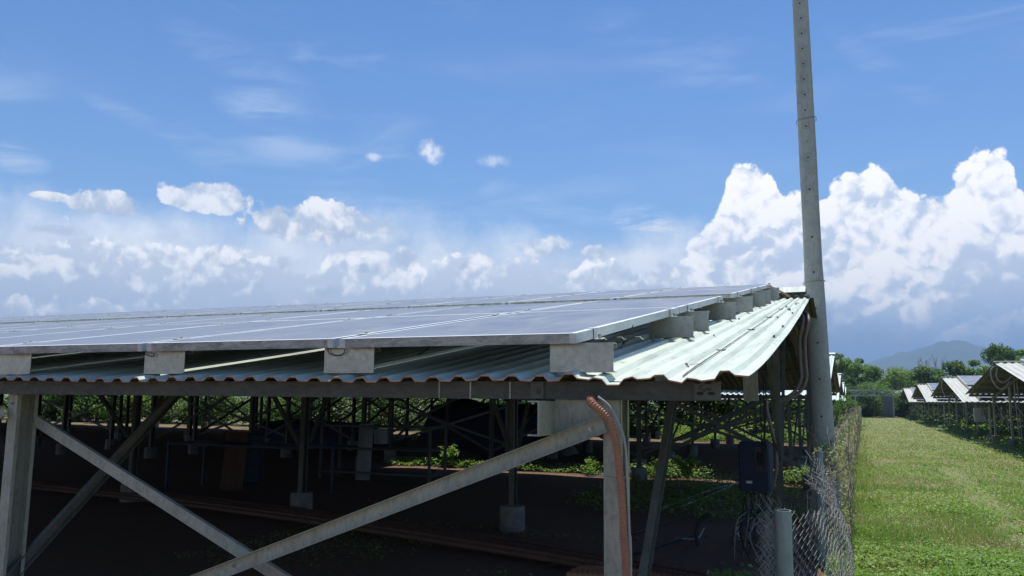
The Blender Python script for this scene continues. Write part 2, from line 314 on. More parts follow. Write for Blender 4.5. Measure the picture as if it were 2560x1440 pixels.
MT['grass'] = leaf_mat('grass_blades', [(0.18, 0.31, 0.055), (0.26, 0.39, 0.09), (0.36, 0.41, 0.15), (0.42, 0.36, 0.20)], 0.3)
def ground_mat():
    m, g, b = mat('ground_soil', 0.95, 0, 0.2)
    p = geo(g, 'Position'); x, y, z = g.sep(p)
    n1 = g.noise(p, 0.45, 6, 0.6, 0.5); n2 = g.noise(p, 9, 6, 0.7); n3 = g.noise(p, 70, 4, 0.7)
    dirt = g.mix(n2, (0.25, 0.15, 0.10), (0.15, 0.09, 0.06))
    dirt = g.mix(g.mapr(n3, 0.55, 0.7, 0, 0.5), dirt, (0.26, 0.20, 0.15))
    green = g.mix(n2, (0.19, 0.26, 0.075), (0.31, 0.28, 0.16))
    far = g.mapr(g.m('ADD', x, g.mapr(n1, 0.3, 0.7, -0.5, 0.5)), -0.45, 0.0, 0, 1)
    wide = g.mapr(g.m('ADD', y, g.m('MULTIPLY', n1, 6)), 33, 38, 0, 1)
    k = g.m('MAXIMUM', far, wide)
    c = g.mix(g.m('MULTIPLY', k, g.mapr(n1, 0.36, 0.60, 0.95, 0.55)), dirt, green)
    setc(g, b, c); bumpn(g, b, g.m('ADD', n2, g.m('MULTIPLY', n3, 0.3)), 0.9, 0.04)
    return m
MT['ground'] = ground_mat()

# ------------------------------------------------------------------ mesh helpers
class MB:
    def __init__(s): s.v = []; s.f = []; s.mi = []; s.ms = []
    def _m(s, m):
        if m not in s.ms: s.ms.append(m)
        return s.ms.index(m)
    def add(s, vs, fs, m):
        o = len(s.v); s.v += [tuple(v) for v in vs]; k = s._m(m)
        for f in fs: s.f.append([o + i for i in f]); s.mi.append(k)
        return s
    def box(s, a, b, m, ux=None, uy=None, uz=None, org=None):
        """axis-aligned box from corner a to corner b (or in the frame ux,uy,uz at org)"""
        P = [(x, y, z) for z in (a[2], b[2]) for y in (a[1], b[1]) for x in (a[0], b[0])]
        if ux is not None: P = [org + ux * p[0] + uy * p[1] + uz * p[2] for p in P]
        return s.add(P, [(0, 2, 3, 1), (4, 5, 7, 6), (0, 1, 5, 4), (2, 6, 7, 3), (0, 4, 6, 2), (1, 3, 7, 5)], m)
    def prism(s, prof, p0, p1, U, V, m):
        n = len(prof); vs = [p + U * a + V * b for p in (p0, p1) for a, b in prof]
        fs = [(i, (i + 1) % n, n + (i + 1) % n, n + i) for i in range(n)] + [tuple(range(n))[::-1], tuple(range(n, 2 * n))]
        return s.add(vs, fs, m)
    def chan(s, p0, p1, U, V, h, b, lip, t, m):
        """C section: web of height h along U, flanges of width b along V"""
        p0 = Vector(p0); p1 = Vector(p1); d = (p1 - p0).normalized()
        U = Vector(U); U = (U - d * U.dot(d)).normalized(); V = Vector(V); V = (V - d * V.dot(d) - U * V.dot(U)).normalized()
        q = h / 2
        if lip > 0: prof = [(-q, 0), (-q, b), (-q + lip, b), (-q + lip, b - t), (-q + t, b - t), (-q + t, t), (q - t, t), (q - t, b - t), (q - lip, b - t), (q - lip, b), (q, b), (q, 0)]
        else: prof = [(-q, 0), (-q, b), (-q + t, b), (-q + t, t), (q - t, t), (q - t, b), (q, b), (q, 0)]
        return s.prism(prof, p0, p1, U, V, m)
    def tube(s, pts, r, m, n=8, caps=True):
        pts = [Vector(p) for p in pts]; R_ = r if hasattr(r, '__len__') else [r] * len(pts)
        o = len(s.v); k = s._m(m); up = None
        for i, p in enumerate(pts):
            d = (pts[min(i + 1, len(pts) - 1)] - pts[max(i - 1, 0)]).normalized()
            if up is None: up = d.orthogonal().normalized()
            up = (up - d * up.dot(d));
            if up.length < 1e-6: up = d.orthogonal()
            up.normalize(); sd_ = d.cross(up)
            for j in range(n):
                a = 2 * math.pi * j / n; s.v.append(tuple(p + (up * math.cos(a) + sd_ * math.sin(a)) * R_[i]))
        for i in range(len(pts) - 1):
            for j in range(n):
                a = o + i * n + j; b = o + i * n + (j + 1) % n
                s.f.append([a, b, b + n, a + n]); s.mi.append(k)
        if caps:
            s.f.append([o + j for j in range(n)][::-1]); s.mi.append(k)
            e = o + (len(pts) - 1) * n; s.f.append([e + j for j in range(n)]); s.mi.append(k)
        return s
    def mesh(s, name, smooth=False):
        me = bpy.data.meshes.new(name); me.from_pydata(s.v, [], s.f)
        for m in s.ms: me.materials.append(MT[m])
        me.polygons.foreach_set('material_index', s.mi)
        if smooth: me.polygons.foreach_set('use_smooth', [True] * len(s.f))
        me.update(); return me
def put(name, me, parent=None, loc=None, rot=None, label=None, cat=None, group=None, kind=None, **k):
    if isinstance(me, MB): me = me.mesh(name, k.get('smooth', False))
    o = bpy.data.objects.new(name, me); col.objects.link(o)
    if parent is not None: o.parent = parent
    if loc is not None: o.location = loc
    if rot is not None: o.rotation_euler = rot
    if label: o['label'] = label
    if cat: o['category'] = cat
    if group: o['group'] = group
    if kind: o['kind'] = kind
    return o
def thing(name, label, cat, loc=(0, 0, 0), group=None): return put(name, None, None, loc, None, label, cat, group)
def copy_tree(o, parent=None):
    c = o.copy(); col.objects.link(c); c.parent = parent
    for ch in o.children: copy_tree(ch, c)
    return c
def rebase(mb, org):
    """moves a mesh's coordinates so that its object can sit at org"""
    mb.v = [(x - org[0], y - org[1], z - org[2]) for x, y, z in mb.v]; return mb
def smoothpath(pts, n=8):
    pts = [Vector(p) for p in pts]; out = []
    for i in range(len(pts) - 1):
        p0 = pts[max(i - 1, 0)]; p1 = pts[i]; p2 = pts[i + 1]; p3 = pts[min(i + 2, len(pts) - 1)]
        for k in range(n):
            t = k / n
            out.append(0.5 * ((2 * p1) + (p2 - p0) * t + (2 * p0 - 5 * p1 + 4 * p2 - p3) * t * t + (3 * p1 - p0 - 3 * p2 + p3) * t ** 3))
    out.append(pts[-1]); return out
def resample(pts, step):
    out = [pts[0]]; acc = 0
    for a, b in zip(pts, pts[1:]):
        L = (b - a).length; t = step - acc
        while t < L: out.append(a.lerp(b, t / L)); t += step
        acc = L - (t - step)
    out.append(pts[-1]); return out
def hose(mb, pts, r, pitch, m, n=10, depth=0.16):
    p = resample(smoothpath(pts, 10), pitch / 4)
    rr = [r * (1 - depth * (0.5 - 0.5 * math.cos(i * math.pi / 2))) for i in range(len(p))]
    return mb.tube(p, rr, m, n)

# ------------------------------------------------------------------ ground, mountain
def ground():
    xs = np.concatenate([[-5000, -2000, -400, -120], np.linspace(-60, 60, 121), [120, 400, 2000, 5000]])
    ys = np.concatenate([[-300, -60, -20], np.linspace(-8, 140, 149), [200, 400, 1000, 3000, 5000]])
    n = MB(); X, Y = np.meshgrid(xs, ys)
    Zs = 0.025 * np.sin(X * 1.7 + 0.6 * Y) * np.cos(Y * 1.3 - X * .4) - 0.03
    Zs[(np.abs(X) > 60) | (Y > 140) | (Y < -8)] = -0.03
    vs = np.stack([X, Y, Zs], -1).reshape(-1, 3).tolist(); w_ = len(xs)
    fs = [(j * w_ + i, j * w_ + i + 1, (j + 1) * w_ + i + 1, (j + 1) * w_ + i) for j in range(len(ys) - 1) for i in range(w_ - 1)]
    n.add(vs, fs, 'ground'); put('ground', n, kind='structure', smooth=True)
ground()
def mountain():
    m, g, b = mat('mountain_forest', 0.95, 0, 0.1)
    p = geo(g, 'Position')
    setc(g, b, g.mix(g.mapr(g.noise(p, 0.006, 6, 0.6), 0.4, 0.6, 0, 1), (0.08, 0.115, 0.075), (0.10, 0.12, 0.085))); MT['mountain'] = m
    prof = [(-2600, 30), (-1400, 60), (-600, 80), (-250, 120), (0, 150), (120, 185), (230, 215), (330, 258), (390, 275), (440, 262), (520, 245), (620, 185), (760, 170), (950, 150), (1300, 175), (1800, 110), (2600, 60)]
    nb = MB(); xs = np.linspace(-2600, 2600, 200); rows_ = 26
    h = np.interp(xs, [a for a, b in prof], [b for a, b in prof])
    vs = []
    for j in range(rows_):
        t = j / (rows_ - 1); k = math.sin(math.pi * min(1, t * 1.0)) ** 1.0
        for i, x in enumerate(xs):
            z = h[i] * k * (1 + 0.10 * math.sin(x * .013 + j) * math.sin(j * 1.1 + x * .004)) + 5 * math.sin(x * .05 + j * 2) * k
            vs.append((x + 25 * math.sin(j * 1.7 + x * .01), 3200 + t * 1700, z - 2))
    n_ = len(xs)
    nb.add(vs, [(j * n_ + i, j * n_ + i + 1, (j + 1) * n_ + i + 1, (j + 1) * n_ + i) for j in range(rows_ - 1) for i in range(n_ - 1)], 'mountain')
    put('mountain', nb, kind='structure', smooth=True)
mountain()

# ------------------------------------------------------------------ canopies
Xv, Yv, Zv = Vector((1, 0, 0)), Vector((0, 1, 0)), Vector((0, 0, 1))
SL = 0.151
def zs(y): return 1.565 + SL * (y - 2.72)
def corr(mb, xs, ys, zf, pitch, h, m, wob=None, xmap=None):
    """trapezoid corrugation across x, ribs running along y"""
    prof = [(0, 0), (.40, 0), (.56, 1), (.84, 1)]
    P = []; k = 0; a, b = xs; d = 1 if b > a else -1
    while True:
        for o_, hh in prof:
            x = a + d * (k + o_) * pitch
            if d * (x - b) >= 0: P.append((b, 0)); break
            P.append((x, hh))
        else: k += 1; continue
        break
    n = len(P); vs = []
    for y in ys:
        for i, (x, hh) in enumerate(P):
            X = xmap(x, y) if xmap else x
            vs.append((X, y, zf(y) + hh * h + (wob(x, y, i, hh) if wob else 0)))
    fs = [(j * n + i, j * n + i + 1, (j + 1) * n + i + 1, (j + 1) * n + i) for j in range(len(ys) - 1) for i in range(n - 1)]
    if d < 0: fs = [f[::-1] for f in fs]
    mb.add(vs, fs, m); return vs, n

CAN = thing('solar_canopy', 'nearest canopy, pale green corrugated roof under solar panels, filling the left foreground', 'canopy', (-0.83, 2.8, 0), 'solar canopies on the left of the grass aisle')
CO = Vector(CAN.location)
def cpart(name, mb, parent=None, org=None, **k):
    """part of the near canopy, its origin at org"""
    base = CO if parent is None else parent['_o']
    org = Vector(org) if org is not None else CO
    rebase(mb, org); o = put(name, mb, CAN if parent is None else parent, org - Vector(base), **k); return o

WOB = [nrs.uniform(-1, 1) for _ in range(2000)]
def wob(x, y, i, hh):
    e = math.exp(-(y - 2.72) / 0.35)
    w_ = WOB[i % 2000] * 0.0022 * e + 0.003 * math.sin(x * 5 + 1.3) * e + 0.0018 * math.sin(y * 3.1 + x * 2.2) * (1 - e)
    if x > -0.98:
        k = (x + 0.98) / 0.66
        w_ += (0.010 * math.sin((x + 0.98) * 23) + WOB[(i * 7) % 2000] * 0.003) * e
        w_ += 0.014 * max(0, k - .5) * 2 * e
        w_ -= 0.125 * max(0, k - 0.35) ** 1.7 * math.sin(math.pi * min(1, max(0, (y - 2.72) / 8.1)) ** 0.8)
    return w_
def xmap(x, y):
    if x < -1: return x
    return x + (-0.18 * (max(0, y - 2.72) / 8.2) ** 0.8) * (x + 1) / 0.68
YS = [2.72, 2.76, 2.82, 2.95, 3.15, 3.4] + [3.4 + 0.42 * i for i in range(1, 18)] + [10.9]
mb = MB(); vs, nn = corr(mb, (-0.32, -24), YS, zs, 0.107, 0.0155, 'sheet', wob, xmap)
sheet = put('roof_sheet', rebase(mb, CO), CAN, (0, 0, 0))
# cut end of the sheet: a 3.5 mm lip, rusty in the photo
mb = MB(); t = 0.0048
front = [Vector(v) for v in vs[:nn]]
for a, b in zip(front, front[1:]): mb.add([a, b, b - Zv * t, a - Zv * t], [(0, 1, 2, 3)], 'rust')
edge = [Vector(vs[j * nn]) for j in range(len(YS))]
for a, b in zip(edge, edge[1:]): mb.add([a, b, b - Zv * t, a - Zv * t], [(0, 1, 2, 3)], 'sheet')
put('cut_edge', rebase(mb, CO), sheet, (0, 0, 0), label='rusty cut edge of the sheet')
# back slope
ZR = zs(10.9)
def zb(y): return ZR - 0.005 - (y - 10.86) * 0.186
mb = MB(); corr(mb, (-0.46, -24), [10.86, 12, 13, 14.5, 16.5], zb, 0.107, 0.018, 'sheet')
put('roof_sheet', rebase(mb, CO), CAN, (0, 0, 0))
mb = MB(); corr(mb, (-9.85, -24), [16.3, 17.2], lambda y: ZR + .012 - (y - 10.86) * .1655 - .088 * max(0, (16.7 - y) / .4) * 0, 0.107, 0.018, 'sheet'); put('shade_sheet', rebase(mb, CO), CAN, (0, 0, 0))  # added sheet closing the left gap, to keep sunlight off the dirt strip
# ridge flashing with a scalloped closure under it
mb = MB(); cap = [(10.70, ZR + .055), (10.78, ZR + .06), (10.92, ZR + .15), (10.98, ZR + .15), (11.2, ZR + .03)]
vsr = [(x, y, z) for x in (-0.55, -0.9, -19.5) for y, z in cap]; c_ = len(cap)
mb.add(vsr, [(j * c_ + i, j * c_ + i + 1, (j + 1) * c_ + i + 1, (j + 1) * c_ + i) for j in range(2) for i in range(c_ - 1)], 'sheet')
put('ridge_cap', rebase(mb, CO), CAN, (0, 0, 0))
mb = MB()
for i in range(60):
    x = -0.5 - i * 0.107
    mb.add([(x, 10.62, zs(10.62) + .006), (x - .03, 10.62, zs(10.62) + .040), (x - .06, 10.62, zs(10.62) + .040), (x - .09, 10.62, zs(10.62) + .006), (x - .107, 10.62, zs(10.62) + .006),
            (x, 10.9, ZR + .02), (x - .03, 10.9, ZR + .05), (x - .06, 10.9, ZR + .05), (x - .09, 10.9, ZR + .02), (x - .107, 10.9, ZR + .02)],
           [(0, 1, 6, 5), (1, 2, 7, 6), (2, 3, 8, 7), (3, 4, 9, 8)], 'sheet')
put('ridge_closure', rebase(mb, CO), CAN, (0, 0, 0))

# eave beam and its plates
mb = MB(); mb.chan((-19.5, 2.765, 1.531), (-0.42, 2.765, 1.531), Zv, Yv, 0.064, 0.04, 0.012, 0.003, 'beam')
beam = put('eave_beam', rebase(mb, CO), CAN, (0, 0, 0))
for x0, x1, m_ in ((-0.50, -0.415, 'beam_plate'), (-1.085, -1.035, 'beam_plate')):
    mb = MB(); mb.box((x0, 2.757, 1.501), (x1, 2.764, 1.562), m_); put('splice_plate', rebase(mb, CO), beam, (0, 0, 0))
for x in (-1.17, -1.46, -1.33):
    mb = MB(); mb.box((x, 2.7605, 1.50), (x + .006, 2.7648, 1.562), 'paint'); put('weld_seam', rebase(mb, CO), beam, (0, 0, 0))
def bolt(p, r, parent, base, axis=Vector((0, -1, 0)), m_='galv', name='bolt'):
    mb = MB(); p = Vector(p); mb.tube([p, p + axis * 0.003], r * 1.55, m_, 12); mb.tube([p + axis * 0.003, p + axis * 0.011], r, m_, 6)
    mb.tube([p + axis * .011, p + axis * .017], r * .5, m_, 8)
    return put(name, rebase(mb, base), parent, (0, 0, 0))
bolt((-1.06, 2.757, 1.528), 0.0085, beam, CO, m_='beam_plate')
# four slotted holes and a hand-scrawled mark on the beam end
for px, py in ((1745, 956), (1770, 956), (1750, 984), (1778, 984)):
    p = onY(px, py, 2.7565); mb = MB()
    ring = [(p.x + .009 * math.cos(a) * (1.35 if abs(math.cos(a)) > .3 else 1), p.z + .0055 * math.sin(a)) for a in [i * math.pi / 9 for i in range(18)]]
    mb.prism([(x - p.x, z - p.z) for x, z in ring], Vector((p.x, 2.7560, p.z)), Vector((p.x, 2.7585, p.z)), Xv, Zv, 'dark')
    put('slotted_hole', rebase(mb, CO), beam, (0, 0, 0))
mb = MB()
sc = [(1757, 963), (1750, 966), (1749, 970), (1757, 974), (1761, 978), (1756, 981), (1762, 977), (1768, 971), (1771, 975), (1778, 972)]
mb.tube(smoothpath([onY(a, b, 2.7563) for a, b in sc], 4), 0.0011, 'dark', 5); put('scrawled_mark', rebase(mb, CO), beam, (0, 0, 0))

# purlins and rafters under the sheet
for y in (3.9, 5.3, 6.7, 8.1, 9.5, 10.7):
    z = zs(y) - 0.036; mb = MB(); mb.chan((-19.4, y, z), (-0.55, y, z), Zv, Yv, 0.06, 0.03, 0.01, 0.003, 'paint_grey_shade'); put('purlin', rebase(mb, CO), CAN, (0, 0, 0))
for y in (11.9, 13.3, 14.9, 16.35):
    z = zb(y) - 0.036; mb = MB(); mb.chan((-19.4, y, z), (-0.52, y, z), Zv, Yv, 0.06, 0.03, 0.01, 0.003, 'paint_grey_shade'); put('purlin', rebase(mb, CO), CAN, (0, 0, 0))
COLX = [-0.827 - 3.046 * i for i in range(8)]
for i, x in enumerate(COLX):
    mb = MB(); mb.chan((x, 3.6, zs(3.6) - .12), (x, 10.85, ZR - .12), Zv, Xv, 0.10, 0.05, 0.014, 0.003, 'paint_grey_shade'); put('rafter', rebase(mb, CO), CAN, (0, 0, 0))
    mb = MB(); mb.chan((x, 10.95, ZR - .13), (x, 16.3, zb(16.3) - .12), Zv, Xv, 0.10, 0.05, 0.014, 0.003, 'paint_grey_shade'); put('rafter', rebase(mb, CO), CAN, (0, 0, 0))
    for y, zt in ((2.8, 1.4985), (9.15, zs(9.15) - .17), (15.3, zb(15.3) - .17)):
        mb = MB(); mb.chan((x, y + .055, 0.2), (x, y + .055, zt), Yv, Xv, 0.11, 0.064, 0.018, 0.003, 'paint' if y < 3 else 'paint_grey_shade')
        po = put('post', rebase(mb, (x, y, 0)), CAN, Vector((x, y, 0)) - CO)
        mb = MB(); rr = [.150, .153, .146, .149, .143]; hh = 0.24 if y > 3 else .16
        mb.tube([(0.03, .055, -0.06 + (hh + .06) * q / 4) for q in range(5)], rr, 'footing', 20); put('footing', mb, po, (0, 0, 0))
        if y < 3:
            mb = MB(); mb.box((x, 2.7965, 1.40), (x + .062, 2.7995, 1.498), 'paint'); put('cleat', rebase(mb, (x, y, 0)), po, (0, 0, 0))
            bolt((x + .03, 2.7965, 1.455), 0.007, po, Vector((x, y, 0)))
    # knee brace leaning back from the foot of the front post
    mb = MB(); mb.chan((x + .04, 2.75 if i == 0 else 2.60, 0.40), (x + .04, 3.78 if i == 0 else 3.88, 1.56), Yv, Xv, 0.06, 0.03, 0.0, 0.003, 'paint_grey_shade'); put('knee_brace', rebase(mb, CO), CAN, (0, 0, 0))
    mb = MB(); mb.chan((x + .04, 9.30, 0.9), (x + .04, 10.3, ZR - .25), Yv, Xv, 0.06, 0.03, 0.0, 0.003, 'paint_grey_shade'); put('knee_brace', rebase(mb, CO), CAN, (0, 0, 0))
    mb = MB(); mb.chan((x + .04, 9.05, 0.9), (x + .04, 7.9, zs(7.9) - .16), Yv, Xv, 0.06, 0.03, 0.0, 0.003, 'paint_grey_shade'); put('knee_brace', rebase(mb, CO), CAN, (0, 0, 0))
# crossed braces between the front posts
for i in range(7):
    xr, xl = COLX[i], COLX[i + 1]
    mb = MB(); mb.chan((xl + .03, 2.905, 1.378), (xr + .02, 2.905, 0.16), Zv, Yv, 0.052, 0.022, 0.0, 0.003, 'paint')
    br = put('cross_brace', rebase(mb, CO), CAN, (0, 0, 0)); bolt((xl + .05, 2.905, 1.37), .007, br, CO)
    mb = MB(); mb.chan((xr + .012, 2.772, 1.415), (xl + .02, 2.772, 0.24), Zv, -Yv, 0.058, 0.020, 0.0, 0.003, 'paint')
    br = put('cross_brace', rebase(mb, CO), CAN, (0, 0, 0))
    bolt((xr - .035, 2.769, 1.40), .007, br, CO); k = 0.462; bolt((xr + (xl - xr) * .515, 2.769, 1.415 - (1.415 - .24) * .515), .007, br, CO)
    for y in (9.2, 15.35):
        if i > 4 or y < 10: continue
        for s_ in (0, 1):
            mb = MB(); yy = y + .15 * s_; mb.chan((xl, yy, (1.9, .45)[s_]), (xr, yy, (.45, 1.9)[s_]), Zv, Yv, 0.05, 0.022, 0.0, 0.003, 'paint_grey_shade'); put('cross_brace', rebase(mb, CO), CAN, (0, 0, 0))
# channel stub and gusset beside the right-hand front post
mb = MB(); mb.chan((-1.0, 2.62, 1.434), (-1.0, 3.3, 1.434), Zv, -Xv, 0.119, 0.042, 0.0, 0.005, 'paint'); put('channel_stub', rebase(mb, CO), CAN, (0, 0, 0), label='short channel stub with worn paint')
mb = MB(); g0 = [(-1.0, 1.376), (-0.765, 1.392), (-0.765, 1.4985), (-1.0, 1.4985)]
mb.prism([(a + .9, b - 1.4) for a, b in g0], Vector((-.9, 2.785, 1.4)), Vector((-.9, 2.789, 1.4)), Xv, Zv, 'paint'); put('gusset', rebase(mb, CO), CAN, (0, 0, 0))
# sheet-metal skirt and rod seen under the right-hand edge
mb = MB(); mb.chan((-0.80, 6.5, 1.50), (-0.80, 6.5, zs(6.5) - .1), Yv, Xv, 0.10, 0.10, 0.0, 0.003, 'paint'); put('hanger', rebase(mb, CO), CAN, (0, 0, 0))
for a, b, y in (((1690, 1008), (2003, 1168), 9.6), ((1668, 1128), (1925, 1012), 11.2), ((1640, 1122), (1905, 1004), 11.5)):
    mb = MB(); mb.chan(onY(*a, y), onY(*b, y), Zv, Yv, 0.045, 0.02, 0, .003, 'paint_grey_shade'); put('tie_brace', rebase(mb, CO), CAN, (0, 0, 0))
# roof screws
def onroof(px, py):
    d = ray(px, py); t_ = (zs(0) - EYE.z) / (d.z - SL * d.y); return EYE + d * t_
for k, (px, py) in enumerate([(1716, 917), (1784, 843), (1827, 819), (1935, 839), (1957, 814), (1981, 781), (1882, 788), (1966, 768), (1879, 772), (1937, 752), (1848, 800), (1990, 762)]):
    p = onroof(px, py) + Zv * (-.012 if k in (3, 4, 5) else 0.0); mb = MB()
    mb.tube([p, p + Zv * .004], .011, 'rust' if k == 0 else 'galv', 10); mb.tube([p + Zv * .004, p + Zv * .014], .006, 'rust' if k == 0 else 'dark', 6)
    put('roof_screw', rebase(mb, CO), sheet, (0, 0, 0))
for xl in (-0.545, -0.50, -1.25, -1.98):
    mb = MB(); pv_ = None
    for y in YS[2:-1]:
        X_ = xmap(xl, y); zz = zs(y) + wob(xl, y, 0, 0) + .006
        if pv_: mb.add([pv_, (X_, y, zz), (X_ - .005, y, zz + .004), (pv_[0] - .004, pv_[1], pv_[2] + .003)], [(0, 1, 2, 3)], 'paint_grey_shade')
        pv_ = (X_, y, zz)
    put('lap_edge', rebase(mb, CO), sheet, (0, 0, 0))
mb = MB(); p = onroof(1722, 913); mb.tube(smoothpath([p, p + Vector((.02, .03, .006)), p + Vector((.05, .02, .004))], 4), .0012, 'rust', 5); put('binding_wire', rebase(mb, CO), sheet, (0, 0, 0))

# ---------------- solar panels
def panel_mesh(L, far=False):
    W_ = 0.998; t_ = 0.036; fw = 0.012
    f = MB()
    fm = 'alu' if far else 'alu'
    fw = .026; e_ = .0015
    f.box((0, 0, -t_), (fw, L, -e_), fm); f.box((W_ - fw, 0, -t_), (W_, L, -e_), fm)
    f.box((fw, 0, -t_), (W_ - fw, fw, -e_), 'alu_dirty' if not far else 'alu'); f.box((fw, L - fw, -t_), (W_ - fw, L, -e_), fm)
    for a_, b_ in (((0, 0), (fw, L)), ((W_ - fw, 0), (W_, L)), ((fw, 0), (W_ - fw, fw)), ((fw, L - fw), (W_ - fw, L))): f.box((a_[0] + .0006, a_[1] + .0006, -e_ + .0003), (b_[0] - .0006, b_[1] - .0006, .0006), 'alu_glint')
    c = f if far else MB()
    c.box((fw, fw, -0.008), (W_ - fw, L - fw, -0.0012), 'cells')
    return (c.mesh('solar_panel'), None) if far else (c.mesh('solar_panel'), f.mesh('panel_frame'))
PA = math.atan(0.1571)
def ztop(y): return 1.731 + 0.1571 * (y - 2.75)
rows_n = [(2.75, 4.59), (4.62, 6.28), (6.88, 8.50), (8.53, 10.15)]
meshes = {}
for y0, y1 in rows_n:
    L = round((y1 - y0) / math.cos(PA), 3)
    if L not in meshes: meshes[L] = panel_mesh(L)
    pm, fmh = meshes[L]
    for i in range(16):
        x = -0.91 - 1.03 * i - 0.998
        o = put('solar_panel', pm, CAN, Vector((x, y0, ztop(y0))) - CO, (PA + rnd.uniform(-.0015, .0015), rnd.uniform(-.001, .001), 0))
        put('panel_frame', fmh, o)
# mounting stubs and clamps
CL = [(2.97, 0), (4.36, 0), (4.86, 1), (6.05, 1), (7.15, 2), (8.20, 2), (8.80, 3), (9.85, 3)]
def stub_mesh(h):
    m_ = MB(); w_ = 0.238
    m_.box((-w_ / 2, 0, 0), (w_ / 2, .003, h), 'galv'); m_.box((-w_ / 2, .003, h - .003), (w_ / 2, .045, h), 'galv')
    m_.box((-w_ / 2, .003, 0), (w_ / 2, .045, .003), 'galv'); m_.box((-w_ / 2, .042, h - .018), (w_ / 2, .045, h - .003), 'galv')
    m_.box((w_ / 2 - .012, -.012, 0), (w_ / 2 + .006, 0, .004), 'galv')
    return m_.mesh('mounting_stub')
for k, (y, r_) in enumerate(CL):
    yb = y if k else 2.80
    z0 = zs(yb) + 0.019; zt = ztop(yb) - 0.0375; me = stub_mesh(zt - z0)
    for i in range(16 if k == 0 else (9 if k < 3 else 1)):
        x = -0.908 - (0.985 if k == 0 else 1.03) * i
        put('mounting_stub', me, CAN, Vector((x, yb, z0)) - CO)
mc = MB(); mc.box((-.030, -.026, .0), (.030, .026, .004), 'alu'); mc.tube([(0, 0, .004), (0, 0, .010)], .007, 'galv', 6); mc = mc.mesh('mid_clamp')
me_ = MB(); me_.box((-.022, -.022, .0), (.006, .022, .003), 'alu'); me_.box((.003, -.022, -.040), (.006, .022, 0), 'alu'); me_.box((.006, -.022, -.040), (.034, .022, -.037), 'alu')
me_.tube([(.02, 0, -.037), (.02, 0, -.020)], .008, 'galv', 6); me_ = me_.mesh('end_clamp')
for k, (y, r_) in enumerate(CL):
    z = ztop(y) + 0.001
    put('end_clamp', me_, CAN, Vector((-0.910, y, z)) - CO, (PA, 0, 0))
    for i in range(1, 12): put('mid_clamp', mc, CAN, Vector((-0.894 - 1.03 * i - .0, y, z)) - CO, (PA, 0, 0))

# cables dangling under the panels
for pts, lab in ((((820, 868), (822, 882), (840, 889), (858, 884), (862, 874), (850, 868)), 'black cable loop dangling under the second panel seam from the right'),
                 (((350, 876), (362, 886), (378, 891), (386, 887), (378, 882)), 'black cable end poking out under the third panel seam from the right'),
                 (((1552, 872), (1560, 858), (1570, 845), (1578, 822), (1584, 812)), 'black cable plug hanging between the two nearest right-end mounting stubs'),
                 (((1045, 885), (1058, 880), (1072, 868), (1080, 862)), 'thin black cable under the nearest panel between its two mounting stubs')):
    y = 2.79 if pts[0][0] < 900 else (3.3 if pts[0][0] > 1500 else 3.1)
    mb = MB(); P = smoothpath([onY(a, b, y) for a, b in pts], 5); mb.tube(P, .0022, 'cable', 6)
    if pts[0][0] > 1500: mb.tube([P[4], P[9]], .008, 'cable', 8)
    o0 = P[0]; put('dangling_cable', rebase(mb, o0), None, o0, label=lab, cat='cable', group='cables under the near panels', smooth=True)

